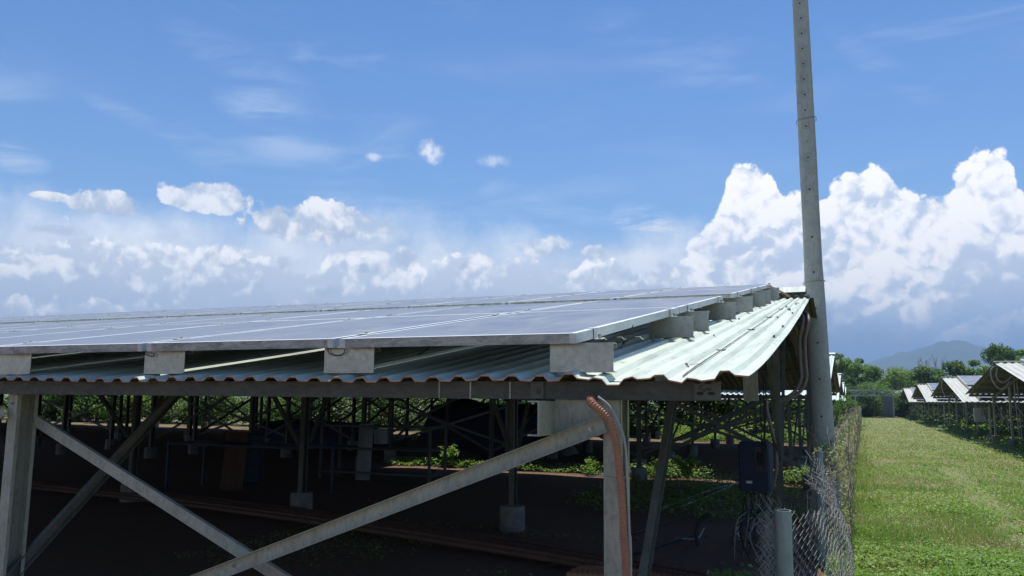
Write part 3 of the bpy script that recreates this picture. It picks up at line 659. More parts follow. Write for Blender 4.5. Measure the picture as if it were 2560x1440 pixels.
# ---------------- canopies farther off
UP = {}
def cpost(h, pm='paint'):
    h = (round(h, 2), pm)
    if h not in UP:
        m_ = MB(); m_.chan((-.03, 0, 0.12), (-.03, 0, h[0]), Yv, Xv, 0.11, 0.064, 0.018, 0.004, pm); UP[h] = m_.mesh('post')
    return UP[h]
m_ = MB(); m_.tube([(0, 0, -.06), (0, 0, .26)], .15, 'footing', 12); FT = m_.mesh('footing')
FP = panel_mesh(1.66, True)[0]
def canopy(edge, side, length, Yf, zf_, Yr, zr_, Yb, zb_, label, group, smat, npx, pstart=0.95, brace=True, inset=.75):
    t_ = thing('solar_canopy', label, 'canopy', (edge, Yf, 0), group); o = Vector((edge, Yf, 0))
    def pp(name, mb, **k): return put(name, rebase(mb, o), t_, (0, 0, 0), **k)
    sf = (zr_ - zf_) / (Yr - Yf); sb = (zr_ - zb_) / (Yb - Yr)
    f1 = lambda y: zf_ + sf * (y - Yf)
    f2 = lambda y: zr_ - sb * (y - Yr)
    pit = .107 if side < 0 and Yr < 30 else .2; hh = .02 if pit < .15 else .032
    mb = MB(); corr(mb, (edge, edge + side * length), [Yf, (Yf + Yr) / 2, Yr], f1, pit, hh, smat); pp('roof_sheet', mb)
    mb = MB(); corr(mb, (edge + side * .02, edge + side * length), [Yr + .005, (Yb + Yr) / 2, Yb], f2, pit, hh, smat); pp('roof_sheet', mb)
    mb = MB(); e = edge - side * .02; L_ = edge + side * length
    mb.add([(e, Yr - .25, f1(Yr - .25) + .05), (e, Yr, zr_ + .06), (e, Yr + .25, f2(Yr + .25) + .05), (L_, Yr - .25, f1(Yr - .25) + .05), (L_, Yr, zr_ + .06), (L_, Yr + .25, f2(Yr + .25) + .05)], [(0, 1, 4, 3), (1, 2, 5, 4)], smat); pp('ridge_cap', mb)
    xa, xb = sorted((edge + side * .15, L_))
    for k in range(6):
        for f, a, b in ((f1, Yf, Yr), (f2, Yr, Yb)):
            y = a + .12 + (b - a - .24) * k / 5; mb = MB(); mb.chan((xa, y, f(y) - .055), (xb, y, f(y) - .055), Zv, Yv, .09, .04, 0, .004, 'paint_grey_shade'); pp('purlin', mb)
    cols = []; x = edge + side * inset
    while abs(x - edge) < length: cols.append(x); x += side * 3.05
    ysr = [(Yf + .35, f1(Yf + .35)), ((Yf + Yr) / 2, f1((Yf + Yr) / 2)), (Yr - .25, f1(Yr - .25)), ((Yb + Yr) / 2, f2((Yb + Yr) / 2)), (Yb - .35, f2(Yb - .35))]
    for i, x in enumerate(cols):
        for f, a, b in ((f1, Yf, Yr), (f2, Yr, Yb)):
            mb = MB(); mb.chan((x, a + .1, f(a + .1) - .15), (x, b - .1, f(b - .1) - .15), Zv, Xv, .10, .05, 0, .004, 'paint_grey_shade'); pp('rafter', mb)
        for k, (y, z) in enumerate(ysr):
            if k in (1, 3) and i > 7: continue
            po = put('post', cpost(z - .2, 'paint' if side > 0 else 'paint_grey_shade'), t_, Vector((x, y, 0)) - o, (rnd.uniform(-.004, .004), rnd.uniform(-.004, .004), 0)); put('footing', FT, po)  # left-hand posts take the paint with shade put into its colour
        if brace:
            for k in ((0, 2, 4) if i < 8 else (2, 4)):
                y, z = ysr[k]
                if i + 1 < len(cols) and (i + k) % 2 == 0:
                    for s_ in (0, 1):
                        mb = MB(); a_ = (x, y + .05 + .07 * s_, (z - .35, .45)[s_]); b_ = (cols[i + 1], y + .05 + .07 * s_, (.45, z - .35)[s_])
                        mb.chan(a_, b_, Zv, Yv, .055, .025, 0, .004, 'paint_grey_shade'); pp('cross_brace', mb)
            if i < 6:
                for k in range(4):
                    (y, z), (y2, z2) = ysr[k], ysr[k + 1]
                    mb = MB(); mb.chan((x + .02, y + .1, .5), (x + .02, y2 - .1, min(z2 - .3, 1.75)), Zv, Xv, .06, .03, 0, .004, 'paint_grey_shade'); pp('side_brace', mb)
    A = math.atan(sf); c = math.cos(A)
    for s0 in (0.25, 1.94, 4.35, 6.04):
        y = Yf + s0 * c * (Yr - Yf) / 8.3 if Yr - Yf < 8 else Yf + s0 * c
        if Yr - Yf < 8 and s0 > 5: continue
        for i in range(npx):
            x = edge + side * (pstart + 1.02 * i) - (0 if side > 0 else 1.0)
            put('solar_panel', FP, t_, Vector((x, y, f1(y) + .17)) - o, (A, 0, 0))
    for i in range(min(npx, 12) + 1):                       # rails carrying the panels
        x = edge + side * (pstart + 1.02 * i); mb = MB(); mb.box((x - .02, Yf + .3, 0), (x + .02, Yr - .3, 0), 'galv')
        if i < 3:
            mb = MB(); a = Vector((x, Yf + .3, f1(Yf + .3) + .08)); b = Vector((x, Yr - .4, f1(Yr - .4) + .08)); mb.chan(a, b, Zv, Xv, .08, .04, 0, .004, 'galv'); pp('rail', mb)
    return t_, ysr, cols
GL = 'solar canopies on the left of the grass aisle'; GR = 'solar canopies on the right of the grass aisle'
canopy(-0.52, -1, 52, 16.95, 1.62, 23.6, 2.75, 31, 1.8, 'left-hand canopy with the tallest white roof end showing right behind the grey pole', GL, 'sheet_mint', 10)
canopy(-0.66, -1, 13, 33, 1.56, 40.5, 2.74, 48, 1.82, 'left-hand canopy whose white roof end is second tallest behind the grey pole', GL, 'sheet_mint', 3)
canopy(-0.80, -1, 13, 52, 1.56, 60, 2.76, 68, 1.82, 'left-hand canopy whose white roof end is third tallest behind the grey pole', GL, 'sheet_mint', 3)
canopy(-0.92, -1, 13, 72, 1.56, 80, 2.78, 88, 1.82, 'farthest left-hand canopy, smallest white roof end above the vine-covered fence', GL, 'sheet_mint', 3)
LAB = ['nearest right-hand canopy, cut by the picture edge, thick pale cables looped at its gable', 'second nearest right-hand canopy, cream roof strip with a cable loop at its ridge', 'middle one of the five right-hand canopies along the grass aisle',
       'second farthest of the five right-hand canopies along the grass aisle', 'farthest right-hand canopy, smallest cream roof slope next to the grey gate']
for k, (Yr, zr_) in enumerate(((28.9, 2.73), (45.9, 2.73), (64.9, 2.77), (84.0, 2.79), (104, 2.83))):
    canopy(3.9, 1, 26 - 3 * k, Yr - 8.2, 1.54, Yr, zr_, Yr + 8.2, 1.84, LAB[k], GR, 'sheet_far', (22, 18, 14, 10, 6)[k], inset=.95, pstart=.62)

# ------------------------------------------------------------------ the concrete pole
def pole():
    base = Vector((-0.43, 11.9, 0.0)); M_ = MB()
    zsq = 4.6
    lv = [-0.3, 0, .5, 1, 1.5, 2, 2.5, 3, 3.4, 3.8] + [4.0 + .11 * i for i in range(40)]
    n = 28; vs = []
    def ctr(z): p = [(-0.3, -.405), (0.45, -.424), (1.0, -.457), (3.16, -.487), (7.3, -.520), (9, -.53)]; return np.interp(z, [a for a, b in p], [b for a, b in p])
    def wid(z): p = [(-0.3, .335), (1.0, .305), (3.1, .260), (5, .245), (7.3, .222), (9, .21)]; return np.interp(z, [a for a, b in p], [b for a, b in p])
    for i, z in enumerate(lv):
        k = min(1, max(0, (z - 1.8) / 3.0)); w_ = wid(z) / 2; sc = 1.0 + (0.022 if (z > 4.4 and i % 2) else 0)
        for j in range(n):
            a = 2 * math.pi * (j + .5) / n; c, s_ = math.cos(a), math.sin(a)
            q = 1 / max(abs(c), abs(s_)) ; r_ = (1 - k) + k * min(q, 1.30)
            vs.append((ctr(z) + c * w_ * r_ * (.93 if k > .5 else 1) * sc, 11.9 + s_ * w_ * r_ * .9, z))
    fs = [(i * n + j, i * n + (j + 1) % n, (i + 1) * n + (j + 1) % n, (i + 1) * n + j) for i in range(len(lv) - 1) for j in range(n)]
    fs.append([(len(lv) - 1) * n + j for j in range(n)]); M_.add(vs, fs, 'concrete')
    t_ = put('concrete_pole', rebase(M_, base), None, base, label='tall grey concrete pole with a column of small dark holes, beside the canopy corner', cat='pole', smooth=False)
    for p in t_.data.polygons: p.use_smooth = True
    t_.data.update()
    for px, py in [(1999, 8), (2002, 45), (2004, 83), (2006, 121), (2008, 159), (2010, 197), (2012, 236), (2013, 275), (2015, 315), (2020, 393), (2024, 473), (2030, 592), (2034, 680), (2039, 771), (2044, 857), (2049, 948), (2054, 1041), (2059, 1139), (2061, 1154)]:
        p = onY(px, py, 11.9); yf = 11.9 - wid(p.z) / 2 * (.9 if p.z > 2 else .90) * 1.02
        p = onY(px, py, yf - .004); mb = MB(); mb.tube([p + Yv * .03, p], .0125 if p.z < 4.6 else .011, 'dark', 12)
        put('hole', rebase(mb, base), t_, (0, 0, 0))
        if p.z > 4.35:
            mb = MB(); q = .045; f_ = .003; o_ = p + Yv * .001
            mb.box((o_.x - q, o_.y, o_.z + q), (o_.x + q, o_.y + .02, o_.z + q + f_ * 2), 'concrete')
            mb.box((o_.x - q, o_.y, o_.z - q - f_), (o_.x + q, o_.y + .02, o_.z - q), 'concrete')
            mb.box((o_.x - q, o_.y, o_.z - q), (o_.x - q + f_, o_.y + .02, o_.z + q), 'concrete'); mb.box((o_.x + q - f_, o_.y, o_.z - q), (o_.x + q, o_.y + .02, o_.z + q), 'concrete')
            put('cast_recess', rebase(mb, base), t_, (0, 0, 0))
    for px, py in [(2018, 353), (2022, 433)]:
        p = onY(px, py, 11.9 - .11); mb = MB(); mb.tube([p + Yv * .03, p - Yv * .002], .017, 'concrete', 14); mb.tube([p, p - Yv * .006], .009, 'footing', 12); put('plugged_hole', rebase(mb, base), t_, (0, 0, 0))
    for z, tl in ((onY(2015, 302, 11.9).z, .02), (onY(2035, 706, 11.9).z, .015)):
        w_ = wid(z) / 2 + .012; mb = MB(); c_ = ctr(z); k = 1.18 if z > 3.5 else 1.06
        mb.tube([(c_ + math.cos(a) * w_ * min(1 / max(abs(math.cos(a)), abs(math.sin(a))), k), 11.9 + math.sin(a) * w_ * .95 * min(1 / max(abs(math.cos(a)), abs(math.sin(a))), k), z + math.cos(a) * tl) for a in [i * math.pi / 16 for i in range(33)]], .005, 'wire', 6)
        put('wire_band', rebase(mb, base), t_, (0, 0, 0))
pole()

# ------------------------------------------------------------------ chain-link fence
def fx(y): return -0.32 - .065 * min(1, (y - 3.8) / 4.7) + 0.42 * max(0, y - 14) / 75
def near_x(y, z):
    u = min(1, max(0, (y - 3.8) / 4.6)); top = near_top(y); k = 1 - z / max(top, .1)
    return fx(y) + .235 * math.sin(math.pi * u) ** .8 * (0.70 + .45 * math.sin(math.pi * min(1, k * 1.2))) + .012 * math.sin(y * 7 + z * 9)
def near_top(y): return float(np.interp(y, [3.8, 4.5, 5.5, 6.5, 7.4, 8.5], [1.03, .94, .85, .78, .86, 1.0]))
FE = thing('chain_link_fence', 'rusty chain-link fence along the grass aisle, its nearest bay sagging and torn beside a cut-off pipe', 'fence', (-0.32, 3.8, 0)); FO = Vector(FE.location)
FE['label'] = 'sagging chain-link fence along the grass aisle, torn open beside a cut-off pipe'
def zig(mb, y0, z0, z1, P, fn, r, m_, phase, wob_=0.0, n=4):
    pts = []; k = 0; z = z0; h = P * .55
    while z < z1 + h * .5:
        s_ = (1 if (k + phase) % 2 else -1) * P / 2
        yy = y0 + s_ + rnd.uniform(-wob_, wob_); zz = z + rnd.uniform(-wob_, wob_) * .6
        pts.append(Vector((fn(yy, zz) + s_ * .22, yy, zz))); z += h; k += 1
    if len(pts) > 2: mb.tube(pts, r, m_, n, False)
mb = MB(); P = .056; y = 3.83; i = 0
while y < 8.5:
    zig(mb, y, .02, near_top(y), P, near_x, .0015, 'wire', i % 2, .004); y += P; i += 1
y = 8.5
while y < 22:
    Q = P if y < 12 else .09; zig(mb, y, .02, 1.02, Q, lambda a, b: fx(a) + .05 * math.sin(a * 1.3), .0020, 'wire', i % 2, .005, 3); y += Q; i += 1
put('wire_mesh', rebase(mb, FO), FE, (0, 0, 0))
mb = MB()
y = 22
while y < 84: zig(mb, y, .05, 1.05, .3, lambda a, b: fx(a), .004, 'wire', i % 2, .01, 3); y += .3; i += 1
put('wire_mesh', rebase(mb, FO), FE, (0, 0, 0))
mb = MB()                                      # torn, curled-up wires
for i in range(34):
    b = Vector((-.175 + rnd.uniform(-.03, .03), 6.4 + rnd.uniform(-.5, .6), .74 + rnd.uniform(-.06, .08)))
    e = Vector((-.20 - rnd.uniform(0, .17) - (.14 if i % 6 == 0 else 0), b.y + rnd.uniform(-.3, .6), .90 + rnd.uniform(0, .17) + (.06 if i % 6 == 0 else 0)))
    n_ = rnd.randint(6, 11); pts = [b.lerp(e, t / n_) + Vector((rnd.uniform(-.014, .014) + (.016 if t % 2 else -.016), rnd.uniform(-.02, .02), rnd.uniform(-.01, .01))) for t in range(n_ + 1)]
    mb.tube(pts, .0018, 'wire', 4, False)
put('torn_wires', rebase(mb, FO), FE, (0, 0, 0), label='torn upright tangle of fence wires')
mb = MB()                                      # crumpled end bunched up left of the pipe
for i in range(30):
    x0 = -.365 - rnd.uniform(0, .10); y0 = 3.9 + rnd.uniform(0, .5); z = 1.0 + rnd.uniform(-.1, .05); pts = []
    drift = rnd.uniform(-.010, .010)
    k = 0
    while z > .35:
        pts.append(Vector((x0 + (.014 if k % 2 else -.014) + rnd.uniform(-.006, .006), y0 + rnd.uniform(-.02, .02), z))); z -= .032; x0 += drift * .3 + rnd.uniform(-.004, .004); k += 1
    mb.tube(pts, .0017, 'wire', 4, False)
put('crumpled_mesh', rebase(mb, FO), FE, (0, 0, 0), label='crumpled bunched-up end of the mesh')
mb = MB()
for z, a, b in ((.99, 3.8, 4.2),): pass
line = [Vector((near_x(y, near_top(y) * .6) + .004, y, near_top(y) * .55)) for y in np.linspace(3.9, 8.4, 24)]
mb.tube(line, .0022, 'wire', 5, False)
line = [Vector((-.165, 6.5 + .01 * t, .98 - .06 * t + .01 * math.sin(t))) for t in range(14)]
mb.tube(smoothpath(line, 3), .0045, 'vine', 6, False)
put('tension_wire', rebase(mb, FO), FE, (0, 0, 0))
def pipe_mesh(h):
    m_ = MB(); r = .036; n = 20
    for rad_, z0, z1, fl in ((r, -.1, h, 1), (r - .004, h - .3, h, -1)):
        vs = [(rad_ * math.cos(2 * math.pi * j / n), rad_ * math.sin(2 * math.pi * j / n), z) for z in (z0, z1) for j in range(n)]
        m_.add(vs, [(j, (j + 1) % n, n + (j + 1) % n, n + j)[::fl] for j in range(n)], 'pipe')
    vs = [(q * math.cos(2 * math.pi * j / n), q * math.sin(2 * math.pi * j / n), h) for q in (r - .004, r) for j in range(n)]
    m_.add(vs, [(j, (j + 1) % n, n + (j + 1) % n, n + j) for j in range(n)], 'board')
    return m_.mesh('fence_post')
PM = pipe_mesh(1.04)
for i, yy in enumerate([3.8, 8.5, 13.2, 17.9, 22.6, 27.3, 32, 41, 50, 59, 68, 77]):
    put('fence_post', PM, FE, Vector((fx(yy) + (0 if i else 0), yy, -.01 if i else -.005)) - FO, (rnd.uniform(-.02, .02), rnd.uniform(-.02, .02), 0))
put('stake', MB().tube([(0, 0, 0), (0, 0, .75)], .03, 'pipe', 12), FE, Vector((-0.235, 9.3, 0)) - FO, label='short leaning pipe stake')

# ------------------------------------------------------------------ conduits and cables
def single(name, mb, org, label, cat, **k): return put(name, rebase(mb, org), None, org, label=label, cat=cat, smooth=True, **k)
P_ = [onY(a, b, 2.695) for a, b in ((1478, 1006), (1522, 1050), (1541, 1110), (1548, 1170), (1556, 1260), (1560, 1350), (1565, 1440))] + [Vector((-.742, 2.70, .5)), Vector((-.735, 2.70, .05))]
mb = MB(); hose(mb, [P_[0] + Vector((-.03, .12, .02))] + P_, .0155, .0092, 'hose', 12, .34)
single('corrugated_conduit', mb, P_[-1], 'orange ribbed conduit curving down the nearest right-hand post', 'conduit')
P_ = [onY(a, b, 2.70) for a, b in ((1495, 992), (1525, 1018), (1552, 1070), (1564, 1120), (1568, 1200), (1573, 1320), (1577, 1440))] + [Vector((-.722, 2.70, .05))]
mb = MB(); mb.tube(smoothpath(P_, 8), .0045, 'cable_pale', 8); single('pale_pipe', mb, P_[-1], 'thin pale pipe running down behind the orange conduit on the near post', 'pipe')
for z in (1.245, .845):
    mb = MB(); c_ = Vector((-.795, 2.755, z)); mb.tube([c_ + Vector((.055 * math.cos(a) * 1.25, .09 * math.sin(a), .004 * math.sin(3 * a))) for a in [i * math.pi / 12 for i in range(25)]], .0022, 'vine', 6)
    single('tie_wire', mb, c_, 'rusty tie wire round the near post at ' + ('mid height, crossing the conduit' if z > 1 else 'knee height, below the other tie'), 'wire', group='tie wires round the near post')
for dx_, lab in ((0, 'left one of two faded conduits looping under the canopy corner beside the pole'), (.055, 'right one of two faded conduits looping under the canopy corner beside the pole')):
    y = 9.6; P_ = [onY(a, b, y) + Xv * dx_ for a, b in ((1996, 775), (2008, 800), (1999, 850), (2001, 910), (2003, 945), (1990, 975), (1968, 993), (1942, 1001), (1925, 1003))]
    P_[0].y += .3; mb = MB(); hose(mb, P_, .022, .03, 'hose_old', 10, .12); single('corrugated_conduit', mb, P_[0], lab, 'conduit', group='conduits at the canopy corner')
P_ = [onY(a, b, 8.95) for a, b in ((1915, 1000), (1918, 1030), (1930, 1080), (1939, 1125), (1941, 1170), (1933, 1210), (1922, 1240))]
mb = MB(); hose(mb, P_, .020, .026, 'hose_old', 10, .12); single('corrugated_conduit', mb, P_[-1], 'faded conduit dropping past the dark blue inverter box', 'conduit')
for a_ in ((1893, 880, 1905, 1140, 'leftmost'), (1914, 900, 1911, 1130, 'rightmost'), (1908, 930, 1909, 1170, 'middle')):
    mb = MB(); mb.tube([onY(a_[0], a_[1], 8.6), onY((a_[0] + a_[2]) / 2 + 2, (a_[1] + a_[3]) / 2, 8.6), onY(a_[2], a_[3], 8.6)], .005, 'cable', 6)
    single('black_cable', mb, onY(a_[2], a_[3], 8.6), a_[4] + ' of three thin black cables hanging straight down to the inverter box', 'cable', group='cables hanging to the inverter box')
# hoses lying under the canopy
def onG(px, py, dz=.02): p = onZ(px, py, 0); p.z = dz; return p
for i in range(6):
    o_ = i * .085; pts = [(-1.2, 6.7), (-2.6, 7.25), (-4.2, 7.75), (-6.4, 8.35), (-9.2, 8.9), (-12.5, 9.3)]
    P_ = [Vector((x + rnd.uniform(-.05, .05), y + o_ + rnd.uniform(-.03, .03), .035 + (.03 if i % 2 else 0))) for x, y in pts]
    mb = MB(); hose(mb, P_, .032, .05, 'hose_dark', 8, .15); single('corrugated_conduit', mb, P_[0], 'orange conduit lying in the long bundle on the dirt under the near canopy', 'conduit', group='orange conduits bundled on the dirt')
for i in range(5):
    P_ = [Vector((x, y + i * .075, .035)) for x, y in ((-.75, 6.5), (-1.15, 6.62), (-1.5, 6.6), (-1.9, 6.75), (-2.3, 6.7))]
    mb = MB(); hose(mb, [p + Vector((0, rnd.uniform(-.03, .03), rnd.uniform(0, .02))) for p in P_], .034, .045, 'hose', 8, .2)
    single('corrugated_conduit', mb, P_[0], 'short orange conduit on the dirt between the leaning brace and the fence', 'conduit', group='short orange conduits by the fence')
for k, (pts, r, m_, lab) in enumerate([([(1370, 1420), (1480, 1402), (1600, 1385), (1690, 1355), (1740, 1340)], .012, 'cable', 'black hose lying on the dirt in front of the orange conduits'),
        ([(1580, 1340), (1640, 1318), (1700, 1300), (1760, 1280), (1800, 1262)], .010, 'cable', 'thin black hose running back over the dirt behind the leaning brace'),
        ([(1745, 1365), (1740, 1330), (1752, 1300), (1775, 1285)], .022, 'cable', 'bent grey pipe end standing up from the dirt pile'),
        ([(1690, 1350), (1720, 1352), (1745, 1350), (1760, 1325)], .010, 'cable_pale', 'pale root-like hose end on the dirt'),
        ([(1640, 1283), (1720, 1250), (1790, 1225), (1850, 1210)], .014, 'pipe', 'front one of two grey-blue pipes lying below the inverter box'),
        ([(1700, 1272), (1760, 1248), (1830, 1218)], .014, 'pipe', 'back one of two grey-blue pipes lying below the inverter box'),
        ([(1850, 1350), (1842, 1325), (1852, 1302), (1880, 1296), (1890, 1310)], .018, 'cable_pale', 'pale looped root beside the crumpled fence end'),
        ([(1872, 1345), (1880, 1318), (1895, 1300), (1910, 1305)], .016, 'cable_pale', 'second pale root, touching the crumpled fence end')]):
    P_ = [onG(a, b, r + .01) for a, b in pts]
    if k in (2, 6, 7): P_ = [p + Zv * (.05 * i_) for i_, p in enumerate([onG(pts[0][0], pts[0][1])] + [onY(a, b, onG(pts[0][0], pts[0][1]).y) for a, b in pts[1:]])] if False else [onY(a, b, onG(*pts[0]).y + .04 * q) for q, (a, b) in enumerate(pts)]
    mb = MB(); mb.tube(smoothpath(P_, 6), r, m_, 7); single('hose' if k < 6 else 'root', mb, P_[0], lab, 'hose' if k < 6 else 'root')

# ------------------------------------------------------------------ inverter boxes
def inverter(name, c, w_, h, d, yaw, m_, m2, lab, post_=False):
    t_ = thing(name, lab, 'inverter', c); t_.rotation_euler = (0, 0, yaw)
    q = .018; prof = [(-w_ / 2 + q, 0), (w_ / 2 - q, 0), (w_ / 2, q), (w_ / 2, d), (-w_ / 2, d), (-w_ / 2, q)]
    mb = MB(); mb.prism(prof, Vector((0, 0, .03)), Vector((0, 0, h - .02)), Xv, Yv, m_)
    p2 = [(a * .94, b * .9 + .01) for a, b in prof]; mb.prism(p2, Vector((0, 0, h - .02)), Vector((0, 0, h)), Xv, Yv, m_); mb.prism(p2, Vector((0, 0, 0)), Vector((0, 0, .03)), Xv, Yv, m_)
    b_ = put('housing', mb, t_)
    mb = MB(); mb.box((w_ * .05, -.008, h * .42), (w_ * .42, 0, h * .90), m2); put('cover_panel', mb, b_)
    mb = MB(); mb.box((w_ * .11, -.011, h * .55), (w_ * .36, -.008, h * .80), m2 if m_ != 'inv' else 'dark'); put('display', mb, b_)
    mb = MB(); mb.box((-w_ * .25, -.004, h * .17), (-w_ * .06, 0, h * .22), 'white'); put('sticker', mb, b_)
    for i in range(4):
        x = -w_ * .3 + w_ * .2 * i; mb = MB(); mb.tube([(x, d * .5, .01), (x, d * .5, -.03)], .014, 'dark', 10); put('cable_gland', mb, t_)
    mb = MB(); mb.box((-w_ * .4, d, h * .2), (w_ * .4, d + .03, h * .28), 'galv'); mb.box((-w_ * .4, d, h * .7), (w_ * .4, d + .03, h * .78), 'galv'); put('mounting_rail', mb, t_)
    return t_
inverter('string_inverter', (-0.99, 8.62, .60), .31, .49, .17, R(-8), 'inv', 'inv_panel', 'dark blue inverter box hanging beside the post near the torn fence')
iv = onX(2411, 1052, 5.0)
inverter('string_inverter', (4.95, 41.5, .68), .50, .62, .2, 0, 'white', 'board', 'pale grey inverter box hanging under the second right-hand canopy')
mb = MB()
for i in range(16):
    a = Vector((-1.10 + .02 * i * .7, 8.7, .58)); P_ = [a, a + Vector((rnd.uniform(-.05, .08), rnd.uniform(-.05, .05), -.15)), Vector((-1.05 + rnd.uniform(-.12, .16), 8.4 + rnd.uniform(-.3, .2), .3 + rnd.uniform(-.1, .1))), Vector((-.95 + rnd.uniform(-.2, .2), 8.3 + rnd.uniform(-.4, .3), .03))]
    mb.tube(smoothpath(P_, 5), .006, 'cable' if i % 3 else 'hose_old', 5)
single('cable_tangle', mb, Vector((-1.0, 8.4, 0)), 'tangle of black cables hanging out below the dark blue inverter box', 'cables')

# loops of pale cable at the right-hand gables
for pts, Y_, lab in [(((2488, 914), (2478, 925), (2479, 945), (2488, 962), (2502, 973), (2516, 965), (2524, 955)), 29.2, 'large outer pale cable loop under the nearest right-hand gable'),
        (((2494, 920), (2491, 938), (2498, 952), (2510, 956), (2522, 948), (2530, 940)), 29.0, 'small inner pale cable loop under the nearest right-hand gable'),
        (((2488, 914), (2510, 913), (2540, 920), (2566, 935)), 28.7, 'pale cable lying over the cream edge of the nearest right-hand roof'),
        (((2535, 945), (2538, 985), (2542, 1030), (2549, 1090)), 32.0, 'left pale cable hanging down the post of the nearest right-hand canopy'),
        (((2541, 945), (2546, 990), (2550, 1040), (2556, 1100)), 32.1, 'right pale cable hanging down the post of the nearest right-hand canopy'),
        (((2357, 948), (2354, 965), (2360, 985), (2372, 991), (2382, 982)), 46.2, 'pale cable loop under the second right-hand gable'),
        (((2357, 948), (2372, 946), (2388, 948), (2400, 956)), 45.7, 'pale cable over the ridge of the second right-hand roof')]:
    P_ = [onY(a, b, Y_) for a, b in pts]; mb = MB(); mb.tube(smoothpath(P_, 6), .022, 'cable_pale', 7); single('pale_cable', mb, P_[-1], lab, 'cable')
for a, b, k, lab in ((2090, 889, 23.5, 'pale cable coil at the tallest white roof end behind the pole'), (2104, 938, 40.3, 'pale cable coil at the second tallest white roof end')):
    c_ = onY(a, b, k); mb = MB(); mb.tube([c_ + Vector((.12 * math.cos(t_), 0, .16 * math.sin(t_) - .1)) for t_ in [i * .5 for i in range(14)]], .02, 'hose_old', 7); single('cable_coil', mb, c_, lab, 'cable')
# a scrap of cable and rag at the near ridge
P_ = [onY(a, b, 10.5) for a, b in ((1922, 708), (1928, 717), (1940, 722), (1950, 728), (1962, 734), (1975, 742))]
mb = MB(); mb.tube(smoothpath(P_, 5), .012, 'hose', 7); single('loose_conduit', mb, P_[-1], 'short orange conduit scrap lying at the near ridge', 'conduit')

# ------------------------------------------------------------------ things kept under the near canopy
def rack(c, w_, d, h, lab, m_='paint_grey_shade', shelves=(.12, .55, .95)):
    t_ = thing('storage_rack', lab, 'rack', c)
    for x in (0, w_):
        for y in (0, d): put('leg', MB().box((x - .02, y - .02, 0), (x + .02, y + .02, h), m_), t_)
    for z in shelves: put('shelf', MB().box((-.02, -.021, z), (w_ + .02, d + .02, z + .03), m_), t_)
    return t_
rk = onZ(800, 1195, 0)
rack((rk.x, rk.y, 0), 2.3, .6, 1.0, 'dark steel rack standing behind the pale board under the near canopy')
tb = onZ(415, 1225, 0)
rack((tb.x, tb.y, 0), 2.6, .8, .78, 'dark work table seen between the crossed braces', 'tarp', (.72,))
bd = onZ(906, 1200, 0)
mb = MB(); mb.box((-.15, 0, 0), (.14, .03, 1.02), 'board'); single('leaning_board', mb, Vector((0, 0, 0)), 'pale narrow board leaning upright against the dark rack', 'board'); bpy.data.objects['leaning_board'].location = (bd.x, bd.y, 0); bpy.data.objects['leaning_board'].rotation_euler = (-.08, 0, .05)
wd = onZ(578, 1225, 0)
mb = MB(); mb.box((-.22, 0, 0), (.2, .02, .92), 'wood'); mb.box((-.22, -.02, .86), (.2, 0, .92), 'wood'); o_ = put('plywood_sheet', mb, None, (wd.x, wd.y, 0), (-.1, 0, .1), 'brown plywood sheet leaning under the near canopy left of the rack', 'board')
def drum(c, r, h, m_, name, lab, cat):
    mb = MB(); mb.tube([(0, 0, z) for z in (0, .02, h * .33, h * .34, h * .36, h * .66, h * .67, h * .69, h - .02, h)], [r * k for k in (.96, 1, 1, 1.03, 1, 1, 1.03, 1, 1, .93)], m_, 20); put(name, mb, None, c, label=lab, cat=cat, smooth=False)
p = onZ(620, 1205, 0); drum((p.x, p.y, 0), .25, .85, 'blue_drum', 'plastic_drum', 'dark blue plastic drum beside the brown plywood sheet', 'drum')
p = onZ(936, 1180, 0); drum((p.x, p.y + .2, .55), .14, .30, 'board', 'bucket', 'pale bucket standing on the dark rack right of the pale board', 'bucket')
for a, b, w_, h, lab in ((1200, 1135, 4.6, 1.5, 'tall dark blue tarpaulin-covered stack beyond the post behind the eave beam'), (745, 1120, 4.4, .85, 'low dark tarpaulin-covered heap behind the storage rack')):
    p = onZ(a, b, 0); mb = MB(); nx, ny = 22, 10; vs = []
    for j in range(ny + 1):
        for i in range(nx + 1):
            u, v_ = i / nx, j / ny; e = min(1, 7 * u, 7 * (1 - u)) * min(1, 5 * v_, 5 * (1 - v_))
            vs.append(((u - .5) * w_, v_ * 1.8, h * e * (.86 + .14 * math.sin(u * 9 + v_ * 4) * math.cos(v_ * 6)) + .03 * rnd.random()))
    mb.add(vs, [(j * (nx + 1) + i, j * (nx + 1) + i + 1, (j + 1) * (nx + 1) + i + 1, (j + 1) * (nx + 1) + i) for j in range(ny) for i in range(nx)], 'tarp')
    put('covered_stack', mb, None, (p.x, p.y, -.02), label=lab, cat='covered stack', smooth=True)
p = onZ(1075, 1145, 0); mb = MB(); vs = [(0, 0, .45)]
for j, (r, h) in enumerate(((.35, .36), (.75, .2), (1.15, .06), (1.5, -.04))):
    for i in range(22): a = i * math.pi / 11; k = 1 + .14 * math.sin(3 * a + j) + .08 * math.sin(7 * a); vs.append((math.cos(a) * r * k, math.sin(a) * r * k * .8, h + rnd.uniform(-.02, .02)))
fs = [(0, 1 + i, 1 + (i + 1) % 22) for i in range(22)] + [(1 + j * 22 + i, 1 + (j + 1) * 22 + i, 1 + (j + 1) * 22 + (i + 1) % 22, 1 + j * 22 + (i + 1) % 22) for j in range(3) for i in range(22)]
mb.add(vs, fs, 'soil'); put('dirt_heap', mb, None, (p.x, p.y, 0), label='low brown dirt heap under the near canopy left of the sunlit sprig', cat='dirt heap')

